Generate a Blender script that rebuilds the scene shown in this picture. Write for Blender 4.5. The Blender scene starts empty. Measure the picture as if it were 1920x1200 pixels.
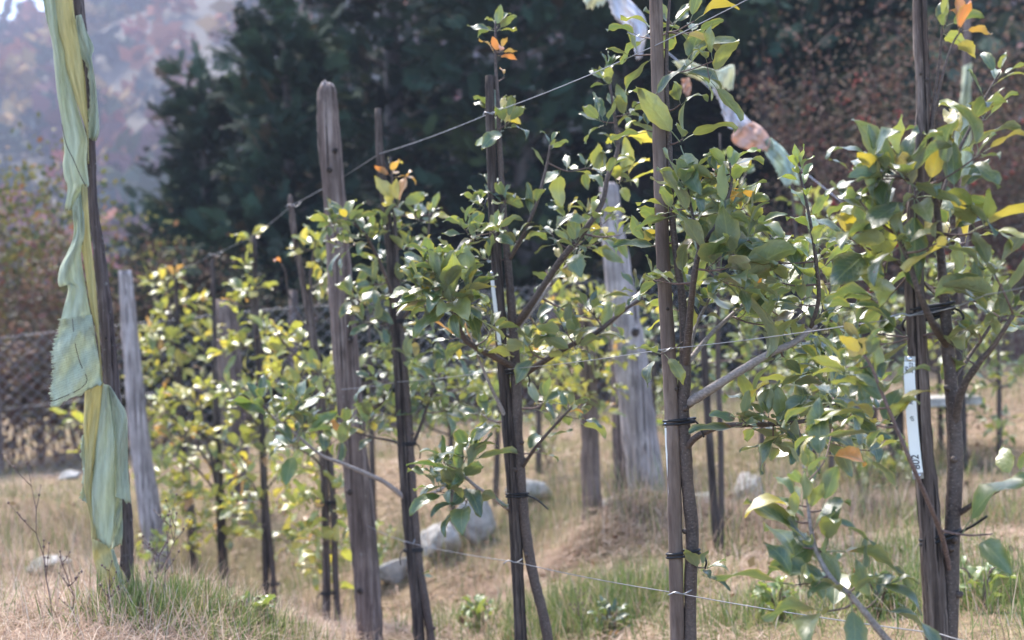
import bpy, math, random
import numpy as np
from mathutils import Vector, Matrix
R = math.radians
scene = bpy.context.scene
C = scene.collection

# ------------------------------------------------------------------ camera, sky, sun, exposure
CAM_Z = 1.3
ROLL = R(2.5)
FPX = 3000.0
cam_d = bpy.data.cameras.new('camera')
cam = bpy.data.objects.new('camera', cam_d); C.objects.link(cam)
right = Vector((math.cos(ROLL), 0, -math.sin(ROLL)))
up = Vector((math.sin(ROLL), 0, math.cos(ROLL)))
back = Vector((0, -1, 0))
m = Matrix((right, up, back)).transposed().to_4x4(); m.translation = (0, 0, CAM_Z)
cam.matrix_world = m
cam_d.lens = 36.0 * FPX / 1920.0
cam_d.sensor_width = 36.0
cam_d.clip_start = 0.05; cam_d.clip_end = 2000
cam_d.dof.use_dof = True
cam_d.dof.focus_distance = 3.25
cam_d.dof.aperture_fstop = 4.4
scene.camera = cam

SUN_EL, SUN_AZ = R(57), R(-28)          # high, from the left and a little behind the row
world = bpy.data.worlds.new('World'); scene.world = world; world.use_nodes = True
wn = world.node_tree.nodes; wn.clear()
sky = wn.new('ShaderNodeTexSky'); sky.sky_type = 'NISHITA'; sky.sun_disc = False
sky.sun_elevation = SUN_EL; sky.sun_rotation = SUN_AZ
sky.air_density = 1.0; sky.dust_density = 8.0; sky.ozone_density = 1.0; sky.altitude = 2400
bg = wn.new('ShaderNodeBackground'); bg.inputs['Strength'].default_value = 0.15
wo = wn.new('ShaderNodeOutputWorld')
world.node_tree.links.new(sky.outputs[0], bg.inputs[0]); world.node_tree.links.new(bg.outputs[0], wo.inputs[0])
sun_d = bpy.data.lights.new('sun', 'SUN'); sun_d.energy = 2.1; sun_d.angle = R(13); sun_d.color = (1.0, 0.93, 0.85)
sun = bpy.data.objects.new('sun', sun_d); C.objects.link(sun)
sdir = Vector((math.sin(SUN_AZ)*math.cos(SUN_EL), math.cos(SUN_AZ)*math.cos(SUN_EL), math.sin(SUN_EL)))
sun.rotation_euler = sdir.to_track_quat('Z', 'Y').to_euler()
sun.location = sdir*30
scene.view_settings.view_transform = 'Standard'; scene.view_settings.look = 'None'
scene.view_settings.gamma = 1; scene.view_settings.use_curve_mapping = False
scene.view_settings.exposure = 2.45

# ------------------------------------------------------------------ helpers
def at(px, py, d):
    """point of the place seen at photo pixel (px,py), d metres in front of the camera"""
    x = (px-960)*d/FPX; y = -(py-600)*d/FPX
    return Vector((0, d, CAM_Z)) + right*x + up*y

def tag(o, label=None, cat=None, group=None, kind=None):
    if label: o['label'] = label
    if cat: o['category'] = cat
    if group: o['group'] = group
    if kind: o['kind'] = kind
    return o

def empty(name, loc, label=None, cat=None, group=None):
    o = bpy.data.objects.new(name, None); C.objects.link(o); o.location = loc
    o.empty_display_size = 0.1
    return tag(o, label, cat, group)

def obj(name, me, parent=None, loc=(0, 0, 0)):
    o = bpy.data.objects.new(name, me); C.objects.link(o)
    o.location = loc
    if parent: o.parent = parent
    return o

class MB:
    def __init__(s): s.v = []; s.f = []
    def add(s, v, f):
        n = len(s.v); s.v.extend(v); s.f.extend([tuple(i+n for i in q) for q in f])
    def tube(s, pts, rad, seg=8, rng=None, rough=0.0, cap=True, flat=1.0):
        pts = [Vector(p) for p in pts]; n = len(pts)
        t0 = (pts[1]-pts[0]).normalized()
        a = Vector((0, 1, 0)) if abs(t0.y) < 0.8 else Vector((1, 0, 0))
        nx = t0.cross(a).normalized()
        v = []; f = []
        for i in range(n):
            t = (pts[min(i+1, n-1)]-pts[max(i-1, 0)])
            t = t.normalized() if t.length > 1e-9 else t0
            nx = (nx - t*nx.dot(t)).normalized(); ny = t.cross(nx)
            for k in range(seg):
                an = 2*math.pi*k/seg
                r = rad[i]*(1+(rng.uniform(-rough, rough) if rng else 0))
                v.append(pts[i]+nx*(r*math.cos(an))+ny*(r*math.sin(an)*flat))
        for i in range(n-1):
            for k in range(seg):
                k2 = (k+1) % seg
                f.append((i*seg+k, i*seg+k2, (i+1)*seg+k2, (i+1)*seg+k))
        if cap:
            f.append(tuple(range(seg-1, -1, -1))); f.append(tuple((n-1)*seg+k for k in range(seg)))
        s.add(v, f)
    def box(s, c, sx, sy, sz, rz=0.0):
        ca, sa = math.cos(rz), math.sin(rz); v = []
        for z in (-1, 1):
            for x, y in ((-1, -1), (1, -1), (1, 1), (-1, 1)):
                X, Y = x*sx/2, y*sy/2
                v.append(Vector((c[0]+X*ca-Y*sa, c[1]+X*sa+Y*ca, c[2]+z*sz/2)))
        s.add(v, [(3, 2, 1, 0), (4, 5, 6, 7), (0, 1, 5, 4), (1, 2, 6, 5), (2, 3, 7, 6), (3, 0, 4, 7)])
    def mesh(s, name, mat, smooth=True):
        me = bpy.data.meshes.new(name); me.from_pydata([tuple(p) for p in s.v], [], s.f)
        if smooth: me.polygons.foreach_set('use_smooth', [True]*len(me.polygons))
        me.materials.append(mat); me.update(); return me
    def build(s, name, mat, parent=None, loc=(0, 0, 0), smooth=True):
        return obj(name, s.mesh(name, mat, smooth), parent, loc)

def catmull(pts, per=4):
    """pts: list of tuples of any equal length -> smooth list of numpy arrays"""
    P = [np.array(p, float) for p in pts]
    if len(P) < 3: 
        return [P[0]+(P[-1]-P[0])*t for t in np.linspace(0, 1, per+1)]
    P = [2*P[0]-P[1]]+P+[2*P[-1]-P[-2]]
    out = []
    for i in range(1, len(P)-2):
        p0, p1, p2, p3 = P[i-1:i+3]
        for k in range(per):
            t = k/per
            out.append(0.5*((2*p1)+(-p0+p2)*t+(2*p0-5*p1+4*p2-p3)*t*t+(-p0+3*p1-3*p2+p3)*t**3))
    out.append(P[-2]); return out

def mesh_np(name, V, F, mat, cols=None, smooth=False):
    """fast mesh from numpy arrays; F is (n,4) or (n,3)"""
    me = bpy.data.meshes.new(name); nv, nf, k = len(V), len(F), F.shape[1]
    me.vertices.add(nv); me.vertices.foreach_set('co', V.astype(np.float32).ravel())
    me.loops.add(nf*k); me.loops.foreach_set('vertex_index', F.astype(np.int32).ravel())
    me.polygons.add(nf); me.polygons.foreach_set('loop_start', np.arange(0, nf*k, k, dtype=np.int32))
    if smooth: me.polygons.foreach_set('use_smooth', np.ones(nf, dtype=bool))
    if cols is not None:
        ca = me.color_attributes.new('tint', 'FLOAT_COLOR', 'POINT')
        ca.data.foreach_set('color', np.concatenate([cols, np.ones((nv, 1))], 1).astype(np.float32).ravel())
    me.update(calc_edges=True); me.validate(); me.materials.append(mat); return me

# ------------------------------------------------------------------ materials
class NT:
    def __init__(s, name):
        s.m = bpy.data.materials.new(name); s.m.use_nodes = True; s.t = s.m.node_tree; s.t.nodes.clear()
        s.out = s.n('OutputMaterial')
    def n(s, kind, **kw):
        nd = s.t.nodes.new('ShaderNode'+kind)
        for k, v in kw.items():
            if k.startswith('i_'):
                key = k[2:].replace('_', ' ')
                nd.inputs[key].default_value = v
            else: setattr(nd, k, v)
        return nd
    def l(s, a, b): s.t.links.new(a, b)
    def mix(s, fac, a, b, mode='MIX'):
        x = s.n('Mix', data_type='RGBA', blend_type=mode)
        for i, v in ((0, fac), (6, a), (7, b)):
            if hasattr(v, 'links') or hasattr(v, 'is_linked'): s.l(v, x.inputs[i])
            else: x.inputs[i].default_value = v if i == 0 else (*v, 1)
        return x.outputs[2]
    def ramp(s, fac, stops, interp='LINEAR'):
        r = s.n('ValToRGB'); r.color_ramp.interpolation = interp; e = r.color_ramp.elements
        while len(e) < len(stops): e.new(0.5)
        for el, (p, c) in zip(e, stops): el.position = p; el.color = (*c, 1) if len(c) == 3 else c
        s.l(fac, r.inputs[0]); return r.outputs[0]
    def noise(s, vec, scale, detail=4, rough=0.55, dist=0.0):
        x = s.n('TexNoise', i_Scale=scale, i_Detail=detail, i_Roughness=rough, i_Distortion=dist)
        if vec is not None: s.l(vec, x.inputs['Vector'])
        return x.outputs['Fac']
    def math(s, op, a, b=None, c=None):
        x = s.n('Math', operation=op)
        for i, v in enumerate((a, b, c)):
            if v is None: continue
            if hasattr(v, 'is_linked'): s.l(v, x.inputs[i])
            else: x.inputs[i].default_value = v
        return x.outputs[0]
    def bsdf(s, col, rough=0.7, spec=0.4, bump=None, bstr=0.4, bdist=0.01):
        b = s.n('BsdfPrincipled'); b.inputs['Specular IOR Level'].default_value = spec
        for v, k in ((col, 'Base Color'), (rough, 'Roughness')):
            if hasattr(v, 'is_linked'): s.l(v, b.inputs[k])
            else: b.inputs[k].default_value = (*v, 1) if k == 'Base Color' else v
        if bump is not None:
            bp = s.n('Bump', i_Strength=bstr, i_Distance=bdist); s.l(bump, bp.inputs['Height'])
            s.l(bp.outputs[0], b.inputs['Normal'])
        return b
    def done(s, sh): s.l(sh.outputs[0], s.out.inputs['Surface']); return s.m

def mat_wood(name, dark, mid, light, grain=60, stretch=0.05, bstr=0.8, lichen=0.0):
    t = NT(name); tc = t.n('TexCoord'); oi = t.n('ObjectInfo')
    mp = t.n('Mapping'); mp.inputs['Scale'].default_value = (1, 1, stretch)
    t.l(tc.outputs['Object'], mp.inputs[0])
    add = t.n('VectorMath', operation='ADD'); t.l(mp.outputs[0], add.inputs[0])
    cb = t.n('CombineXYZ'); t.l(t.math('MULTIPLY', oi.outputs['Random'], 30.0), cb.inputs[0]); t.l(cb.outputs[0], add.inputs[1])
    g1 = t.noise(add.outputs[0], grain, 6, 0.65, 0.3)
    g2 = t.noise(tc.outputs['Object'], 9, 3)
    g3 = t.noise(tc.outputs['Object'], 45, 5, 0.7)
    c = t.ramp(g1, [(0.36, dark), (0.49, mid), (0.63, light)])
    c = t.mix(t.ramp(g2, [(0.38, (0, 0, 0)), (0.65, (0.65,)*3)]), c, tuple(x*0.5 for x in mid))
    mp2 = t.n('Mapping'); mp2.inputs['Scale'].default_value = (1, 1, stretch*0.5); t.l(add.outputs[0], mp2.inputs[0])
    g4 = t.noise(mp2.outputs[0], grain*1.3, 2, 0.5)
    c = t.mix(t.ramp(g4, [(0.34, (0.9,)*3), (0.41, (0, 0, 0))]), c, tuple(x*0.35 for x in dark))
    if lichen > 0:
        c = t.mix(t.ramp(g3, [(0.66-lichen*0.1, (0, 0, 0)), (0.74, (0.8,)*3)]), c, (0.36, 0.37, 0.34))
    h = t.math('ADD', t.math('ADD', g1, t.math('MULTIPLY', t.ramp(g4, [(0.32, (0, 0, 0)), (0.43, (1, 1, 1))]), 0.8)), t.math('MULTIPLY', g3, 0.35))
    return t.done(t.bsdf(c, 0.85, 0.25, h, bstr, 0.006))

def mat_bark(name, dark, light):
    t = NT(name); tc = t.n('TexCoord')
    mp = t.n('Mapping'); mp.inputs['Scale'].default_value = (1, 1, 1.6); t.l(tc.outputs['Object'], mp.inputs[0])
    g1 = t.noise(tc.outputs['Object'], 14, 5, 0.6); g2 = t.noise(mp.outputs[0], 150, 4, 0.6)
    vo = t.n('TexVoronoi', i_Scale=130.0); t.l(mp.outputs[0], vo.inputs['Vector'])
    c = t.ramp(g1, [(0.3, dark), (0.7, light)])
    c = t.mix(t.ramp(g2, [(0.42, (0, 0, 0)), (0.7, (0.5,)*3)]), c, tuple(min(1, x*1.9) for x in light))
    c = t.mix(t.ramp(vo.outputs['Distance'], [(0.10, (0.55,)*3), (0.2, (0, 0, 0))]), c, (0.30, 0.26, 0.22))
    return t.done(t.bsdf(c, 0.62, 0.35, g2, 0.6, 0.003))

def mat_leaf(name, gloss=0.36, trans=0.3, attr=False):
    t = NT(name); oi = t.n('ObjectInfo'); geo = t.n('NewGeometry'); tc = t.n('TexCoord')
    uv = t.n('UVMap'); uv.uv_map = 'UVMap'; sep = t.n('SeparateXYZ'); t.l(uv.outputs[0], sep.inputs[0])
    u, v = sep.outputs[0], sep.outputs[1]
    av = t.math('ABSOLUTE', t.math('SUBTRACT', v, 0.5))           # 0 at midrib .. 0.5 at margin
    off = t.n('VectorMath', operation='ADD'); t.l(tc.outputs['Object'], off.inputs[0])
    cb = t.n('CombineXYZ'); 
    for i, k in enumerate((37.0, 61.0, 13.0)): t.l(t.math('MULTIPLY', oi.outputs['Random'], k), cb.inputs[i])
    t.l(cb.outputs[0], off.inputs[1])
    n1 = t.noise(off.outputs[0], 2.6, 3, 0.6); n2 = t.noise(off.outputs[0], 14, 3, 0.6); n3 = t.noise(off.outputs[0], 9, 2, 0.5)
    base = oi.outputs['Color'] if not attr else t.n('Attribute', attribute_name='tint').outputs['Color']
    yel = t.mix(0.6, base, (0.30, 0.25, 0.03))
    edge = t.math('MULTIPLY', t.math('ADD', av, t.math('MULTIPLY', n1, 0.55)), 1.0)
    c = t.mix(t.ramp(edge, [(0.58, (0, 0, 0)), (0.82, (0.75,)*3)]), base, yel)
    c = t.mix(t.ramp(n2, [(0.62, (0, 0, 0)), (0.75, (0.35,)*3)]), c, (0.16, 0.20, 0.05))
    c = t.mix(t.ramp(n3, [(0.71, (0, 0, 0)), (0.77, (0.85,)*3)]), c, (0.13, 0.045, 0.02))      # rust spots
    vs = t.math('SINE', t.math('MULTIPLY', t.math('SUBTRACT', u, t.math('MULTIPLY', av, 0.55)), 48.0))
    vein = t.math('MAXIMUM', t.ramp(av, [(0.02, (1, 1, 1)), (0.05, (0, 0, 0))]), t.ramp(vs, [(0.86, (0, 0, 0)), (0.99, (0.6,)*3)]))
    c = t.mix(t.math('MULTIPLY', vein, 0.35), c, (0.22, 0.25, 0.10))
    under = t.mix(0.5, c, (0.30, 0.32, 0.20))
    col = t.mix(geo.outputs['Backfacing'], c, under)
    rough = t.math('ADD', t.math('MULTIPLY', geo.outputs['Backfacing'], 0.3), t.math('ADD', gloss, t.math('MULTIPLY', n2, 0.16)))
    hgt = t.math('ADD', t.math('MULTIPLY', vein, -0.5), t.math('MULTIPLY', n3, 0.7))
    b = t.bsdf(col, rough, 0.55, hgt, 0.22, 0.05)
    b.inputs['Coat Weight'].default_value = 1.0; b.inputs['Coat Roughness'].default_value = 0.36
    tr = t.n('BsdfTranslucent'); tcx = t.mix(1.0, c, (1.9, 1.8, 0.75), 'MULTIPLY'); t.l(tcx, tr.inputs[0])
    ms = t.n('MixShader'); ms.inputs[0].default_value = trans
    t.l(b.outputs[0], ms.inputs[1]); t.l(tr.outputs[0], ms.inputs[2])
    return t.done(ms)

def mat_tint(name, rough=0.8, trans=0.0, spec=0.25):
    """colour of each blade / frond is carried by the mesh"""
    t = NT(name); a = t.n('Attribute', attribute_name='tint')
    b = t.bsdf(a.outputs['Color'], rough, spec)
    if trans <= 0: return t.done(b)
    tr = t.n('BsdfTranslucent'); t.l(a.outputs['Color'], tr.inputs[0])
    ms = t.n('MixShader'); ms.inputs[0].default_value = trans
    t.l(b.outputs[0], ms.inputs[1]); t.l(tr.outputs[0], ms.inputs[2]); return t.done(ms)

def mat_plain(name, col, rough=0.5, metal=0.0, var=0.25, scale=20):
    t = NT(name); tc = t.n('TexCoord'); n = t.noise(tc.outputs['Object'], scale, 4)
    c = t.mix(t.ramp(n, [(0.3, (0, 0, 0)), (0.75, (1, 1, 1))]), tuple(x*(1-var) for x in col), tuple(min(1, x*(1+var)) for x in col))
    b = t.bsdf(c, rough, 0.4, n, 0.2, 0.002); b.inputs['Metallic'].default_value = metal
    return t.done(b)

def mat_ground():
    t = NT('meadow_soil'); tc = t.n('TexCoord'); P = tc.outputs['Object']
    a = t.noise(P, 0.55, 5, 0.6); b = t.noise(P, 9, 6, 0.7); c3 = t.noise(P, 60, 3, 0.7)
    c = t.ramp(a, [(0.36, (0.34, 0.24, 0.16)), (0.52, (0.27, 0.205, 0.115)), (0.68, (0.13, 0.15, 0.05))])
    c = t.mix(t.ramp(b, [(0.35, (0.7,)*3), (0.6, (0, 0, 0))]), c, (0.13, 0.09, 0.055))
    c = t.mix(t.ramp(c3, [(0.5, (0, 0, 0)), (0.72, (0.6,)*3)]), c, (0.42, 0.34, 0.20))
    h = t.math('ADD', b, t.math('MULTIPLY', c3, 0.5))
    return t.done(t.bsdf(c, 0.95, 0.1, h, 0.9, 0.05))

def mat_rock():
    t = NT('granite'); tc = t.n('TexCoord'); P = tc.outputs['Object']
    a = t.noise(P, 13, 6, 0.7); b = t.noise(P, 75, 5, 0.75)
    c = t.ramp(a, [(0.32, (0.20, 0.18, 0.155)), (0.48, (0.47, 0.44, 0.395)), (0.66, (0.64, 0.60, 0.54))])
    c = t.mix(t.ramp(b, [(0.55, (0, 0, 0)), (0.75, (0.6,)*3)]), c, (0.16, 0.15, 0.13))
    return t.done(t.bsdf(c, 0.9, 0.2, t.math('ADD', a, t.math('MULTIPLY', b, 0.4)), 0.8, 0.04))

def mat_cloth(name, col, print_rows=False, trans=0.38, dirt=1.0):
    t = NT(name); uv = t.n('UVMap'); uv.uv_map = 'UVMap'
    n = t.noise(uv.outputs[0], 6, 5, 0.6); w = t.noise(uv.outputs[0], 160, 3, 0.6)
    mpc = t.n('Mapping'); mpc.inputs['Scale'].default_value = (14, 3, 1); t.l(uv.outputs[0], mpc.inputs[0]); cr = t.noise(mpc.outputs[0], 1.0, 4, 0.6, 1.2)
    c = t.mix(t.ramp(n, [(0.35, (0.55*dirt,)*3), (0.62, (0, 0, 0))]), col, (col[0]*.62, col[1]*.62, col[2]*.55))
    c = t.mix(t.ramp(w, [(0.5, (0, 0, 0)), (0.8, (0.4*dirt,)*3)]), c, tuple(x*.6 for x in col))
    if print_rows:
        sep = t.n('SeparateXYZ'); t.l(uv.outputs[0], sep.inputs[0])
        rows = t.math('SINE', t.math('MULTIPLY', sep.outputs[1], 210.0))
        mp = t.n('Mapping'); mp.inputs['Scale'].default_value = (60, 34, 1); t.l(uv.outputs[0], mp.inputs[0])
        gl = t.noise(mp.outputs[0], 1.0, 2, 0.7)
        ink = t.math('MULTIPLY', t.ramp(rows, [(0.5, (0, 0, 0)), (0.75, (1, 1, 1))]), t.ramp(gl, [(0.42, (0, 0, 0)), (0.55, (1, 1, 1))]))
        c = t.mix(t.math('MULTIPLY', ink, 0.55), c, tuple(x*0.45 for x in col))
    b = t.bsdf(c, 0.85, 0.15, t.math('ADD', t.math('MULTIPLY', cr, 2.0), t.math('MULTIPLY', w, 0.2)), 0.15+.5*dirt, 0.02)
    tr = t.n('BsdfTranslucent'); t.l(c, tr.inputs[0])
    ms = t.n('MixShader'); ms.inputs[0].default_value = trans
    t.l(b.outputs[0], ms.inputs[1]); t.l(tr.outputs[0], ms.inputs[2]); return t.done(ms)

M = dict(
    ground=mat_ground(), rock=mat_rock(),
    leaf=mat_leaf('apple_leaf'), leaf_mass=mat_leaf('apple_leaf_mass', attr=True),
    bark=mat_bark('apple_bark', (0.036, 0.025, 0.022), (0.095, 0.068, 0.056)),
    twig=mat_bark('apple_twig', (0.060, 0.035, 0.032), (0.15, 0.095, 0.080)),
    pale_bark=mat_bark('apple_bark_pale', (0.15, 0.12, 0.11), (0.28, 0.24, 0.22)),
    stake_grey=mat_wood('weathered_stake', (0.036, 0.025, 0.021), (0.135, 0.098, 0.082), (0.29, 0.228, 0.195), 110, 0.05, 1.0),
    stake_brown=mat_wood('peeled_stake', (0.10, 0.066, 0.052), (0.175, 0.125, 0.10), (0.24, 0.18, 0.15), 40, 0.12, 0.35),
    stake_dark=mat_wood('dark_stake', (0.022, 0.016, 0.014), (0.072, 0.054, 0.047), (0.15, 0.118, 0.10), 110, 0.07, 0.9),
    post=mat_wood('old_post', (0.055, 0.037, 0.031), (0.165, 0.118, 0.10), (0.29, 0.228, 0.20), 55, 0.05, 0.6, 0.2),
    post_pale=mat_wood('silver_post', (0.12, 0.095, 0.09), (0.36, 0.31, 0.295), (0.52, 0.46, 0.445), 60, 0.05, 0.6),
    pole=mat_wood('flag_pole_wood', (0.035, 0.026, 0.026), (0.10, 0.075, 0.07), (0.19, 0.155, 0.15), 60, 0.05, 0.9, 0.5),
    wire=mat_plain('galvanised_wire', (0.30, 0.30, 0.31), 0.4, 0.8),
    mesh_wire=mat_plain('fence_wire', (0.33, 0.33, 0.36), 0.5, 0.5),
    rubber=mat_plain('black_tie', (0.012, 0.012, 0.014), 0.45),
    white=mat_plain('tag_plastic', (0.82, 0.81, 0.77), 0.4, 0.0, 0.04),
    tin=mat_plain('tag_tin', (0.30, 0.29, 0.28), 0.35, 0.7), ink=mat_plain('marker_ink', (0.02, 0.02, 0.03), 0.6),
    steel=mat_plain('rivet_steel', (0.65, 0.65, 0.67), 0.25, 0.9),
    frond=mat_tint('juniper_frond', 0.85, 0.15, 0.15), shrub=mat_tint('shrub_foliage', 0.7, 0.25), grass=mat_tint('grass_blade', 0.7, 0.3, 0.3),
    far=mat_tint('far_foliage', 0.9, 0.1, 0.1),
    cbark=mat_bark('juniper_bark', (0.035, 0.028, 0.025), (0.09, 0.07, 0.06)),
    redtwig=mat_bark('red_twig', (0.06, 0.028, 0.022), (0.13, 0.06, 0.048)),
    berry=mat_plain('red_berry', (0.45, 0.05, 0.03), 0.35),
    green=mat_cloth('green_cloth', (0.66, 0.72, 0.56)), green_print=mat_cloth('green_cloth_printed', (0.66, 0.72, 0.56), True),
    yellow=mat_cloth('yellow_cloth', (0.74, 0.68, 0.36)),
    fl_white=mat_cloth('white_cloth', (0.62, 0.64, 0.72), dirt=.25), fl_lilac=mat_cloth('lilac_cloth', (0.74, 0.74, 0.80), dirt=.25),
    fl_peach=mat_cloth('peach_cloth', (0.74, 0.52, 0.43), dirt=.25), fl_cream=mat_cloth('cream_cloth', (0.76, 0.76, 0.58), dirt=.25), fl_mint=mat_cloth('mint_cloth', (0.55, 0.64, 0.55), dirt=.25),
    hill=mat_plain('hill_soil', (0.10, 0.09, 0.07), 0.95, 0, 0.4, 0.05),
)

# ------------------------------------------------------------------ terrain
CP = [(1775, 1590, 2.6), (1282, 1455, 3.35), (1000, 1360, 4.26), (795, 1275, 5.4), (625, 1215, 6.8), (507, 1176, 8.0), (420, 1157, 9.1), (362, 1110, 10.2),
      (225, 1135, 4.4), (80, 1170, 4.1), (350, 1165, 4.25), (520, 1195, 4.5), (100, 1260, 3.6), (400, 1290, 3.6), (640, 1310, 4.2), (240, 1105, 5.6), (100, 1120, 5.6),
      (100, 1060, 7.5), (305, 1085, 8.0), (130, 960, 10), (80, 895, 13), (560, 845, 13), (560, 950, 10.5), (300, 900, 12),
      (850, 1180, 6.3), (700, 1060, 8.6), (900, 1030, 8.3), (1060, 1000, 7.6), (1215, 992, 8.0), (1345, 1038, 6.7), (1110, 1010, 7.6),
      (1180, 1180, 5.6), (1500, 1190, 4.8), (1400, 1080, 6.0), (1410, 965, 8.0), (1600, 1000, 7), (1810, 1190, 4.2), (1800, 1010, 6.3), (1800, 880, 9),
      (1000, 900, 10), (1250, 830, 11), (1500, 850, 10), (900, 830, 12.5), (1300, 745, 15), (1900, 632, 17), (1600, 740, 13)]
_cp = [at(*p) for p in CP]
_cp += [Vector(p) for p in ((-3, 0, 0.0), (0, 0, 0.0), (3, 0, 0.1), (-8, 5, -0.1), (8, 5, 0.3), (-12, 14, -0.2), (12, 16, 1.1), (-8, 24, -0.1), (0, 24, 0.5), (9, 24, 1.3), (-6, -8, 0.1), (6, -8, 0.2))]
_A = np.array([[p.x, p.y] for p in _cp]); _z = np.array([p.z for p in _cp])
_K = -np.sqrt(((_A[:, None]-_A[None])**2).sum(-1)+0.05)
_n = len(_z); _S = np.zeros((_n+1, _n+1)); _S[:_n, :_n] = _K + 0.03*np.eye(_n)*-1; _S[:_n, _n] = 1; _S[_n, :_n] = 1
_w = np.linalg.solve(_S, np.append(_z, 0))
def gz_np(X, Y):
    X = np.asarray(X, float); Y = np.asarray(Y, float); sh = X.shape
    q = np.stack([X.ravel(), Y.ravel()], 1); z = np.zeros(len(q))
    for s in range(0, len(q), 20000):
        b = q[s:s+20000]
        z[s:s+20000] = -np.sqrt(((b[:, None]-_A[None])**2).sum(-1)+0.05) @ _w[:_n] + _w[_n]
    r = np.hypot(q[:, 0], q[:, 1]-8); k = np.clip((r-20)/12, 0, 1); k = k*k*(3-2*k)
    z = z*(1-k)+0.6*k
    z = z + (np.sin(q[:, 0]*3.1+np.sin(q[:, 1]*2.3))*np.sin(q[:, 1]*2.7+1.0)*0.022 + np.sin(q[:, 0]*7.7+2)*np.sin(q[:, 1]*6.9)*0.010)*(1-k)
    return z.reshape(sh)
def gz(x, y): return float(gz_np(np.array([x]), np.array([y]))[0])

def axis(lo, hi, fine_lo, fine_hi, step, grow=1.18):
    a = list(np.arange(fine_lo, fine_hi+step/2, step)); s = step
    while a[-1] < hi: s *= grow; a.append(a[-1]+s)
    s = step
    while a[0] > lo: s *= grow; a.insert(0, a[0]-s)
    return np.array(a)
gx = axis(-500, 500, -6, 6.5, 0.11); gy = axis(-60, 700, 1.5, 17, 0.11)
GX, GY = np.meshgrid(gx, gy); GZ = gz_np(GX, GY)
nx_, ny_ = len(gx), len(gy)
idx = np.arange(nx_*ny_).reshape(ny_, nx_)
F = np.stack([idx[:-1, :-1], idx[:-1, 1:], idx[1:, 1:], idx[1:, :-1]], -1).reshape(-1, 4)
g = obj('ground', mesh_np('ground', np.stack([GX, GY, GZ], -1).reshape(-1, 3), F, M['ground'], smooth=True))
tag(g, kind='structure')

# ------------------------------------------------------------------ far wooded hillside
def hill_z(X, Y):
    X = np.asarray(X, float)/2; Y = np.asarray(Y, float)/2
    t = np.clip((Y-70)/100.0, 0, 1.35)
    return -3 + 2*t*(33.5+0.28*np.clip(X+48, -60, 60)) + 4.0*np.sin(X*0.09+1)*np.sin(Y*0.07) + 2.4*np.sin(X*0.23)*np.sin(Y*0.19+2)
hx = np.linspace(-280, 280, 71); hy = np.linspace(132, 420, 37)
HX, HY = np.meshgrid(hx, hy); HZ = hill_z(HX, HY)
idx = np.arange(HX.size).reshape(HX.shape)
F = np.stack([idx[:-1, :-1], idx[:-1, 1:], idx[1:, 1:], idx[1:, :-1]], -1).reshape(-1, 4)
tag(obj('hillside', mesh_np('hillside', np.stack([HX, HY, HZ], -1).reshape(-1, 3), F, M['hill'], smooth=True)), kind='structure')

def rot_batch(rs, n):
    q = rs.normal(size=(n, 4)); q /= np.linalg.norm(q, axis=1)[:, None]
    w, x, y, z = q.T
    return np.stack([np.stack([1-2*(y*y+z*z), 2*(x*y-z*w), 2*(x*z+y*w)], -1), np.stack([2*(x*y+z*w), 1-2*(x*x+z*z), 2*(y*z-x*w)], -1),
                     np.stack([2*(x*z-y*w), 2*(y*z+x*w), 1-2*(x*x+y*y)], -1)], -2)
QUAD = np.array([[0, -0.0, 0], [0.45, -0.32, 0.06], [1, 0, 0], [0.45, 0.32, 0.06]])
def leaf_cloud(name, P, S, cols, mat, rs, parent=None):
    n = len(P); Rm = rot_batch(rs, n)
    V = np.einsum('nij,kj->nki', Rm, QUAD)*S[:, None, None] + P[:, None]
    F = np.arange(n*4).reshape(n, 4)
    return obj(name, mesh_np(name, V.reshape(-1, 3), F, mat, np.repeat(cols, 4, 0)), parent)

rs = np.random.RandomState(5)
nc = 2000
cx = rs.uniform(-240, 240, nc); cy = rs.uniform(140, 412, nc); cz = hill_z(cx, cy)
pal = np.array([(0.05, 0.075, 0.05), (0.07, 0.085, 0.045), (0.30, 0.12, 0.07), (0.36, 0.10, 0.08), (0.36, 0.24, 0.10), (0.16, 0.08, 0.08), (0.04, 0.06, 0.06)])
cc = pal[rs.choice(7, nc, p=[.2, .15, .16, .12, .1, .15, .12])]
nb = 600; bx = rs.uniform(-34, 40, nb); by = np.exp(rs.uniform(math.log(34), math.log(150), nb))
cx = np.concatenate([cx, bx*by/50]); cy = np.concatenate([cy, by]); cz = np.concatenate([cz, np.full(nb, .5)]); cc = np.concatenate([cc, pal[rs.choice(7, nb, p=[.3, .2, .12, .08, .1, .2, 0])]]); nc += nb
cr = rs.uniform(2.0, 5.2, nc); cr[-nb:] = rs.uniform(.7, 1.5, nb)*(by/50)**.6; per = 46
d = rs.normal(size=(nc, per, 3)); d /= np.linalg.norm(d, axis=2)[..., None]; d[..., 2] = np.abs(d[..., 2])*1.3+0.15
P = np.stack([cx, cy, cz], -1)[:, None]+d*cr[:, None, None]*rs.uniform(0.55, 1.05, (nc, per, 1))
wood = leaf_cloud('wooded_slope', P.reshape(-1, 3), np.repeat(cr*0.75, per)*rs.uniform(.7, 1.3, nc*per), np.repeat(cc, per, 0)*rs.uniform(.7, 1.3, (nc*per, 1)), M['far'], rs)
tag(wood, 'misty autumn wood of rust and green trees covering the far hillside', 'woodland', kind='stuff')

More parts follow.
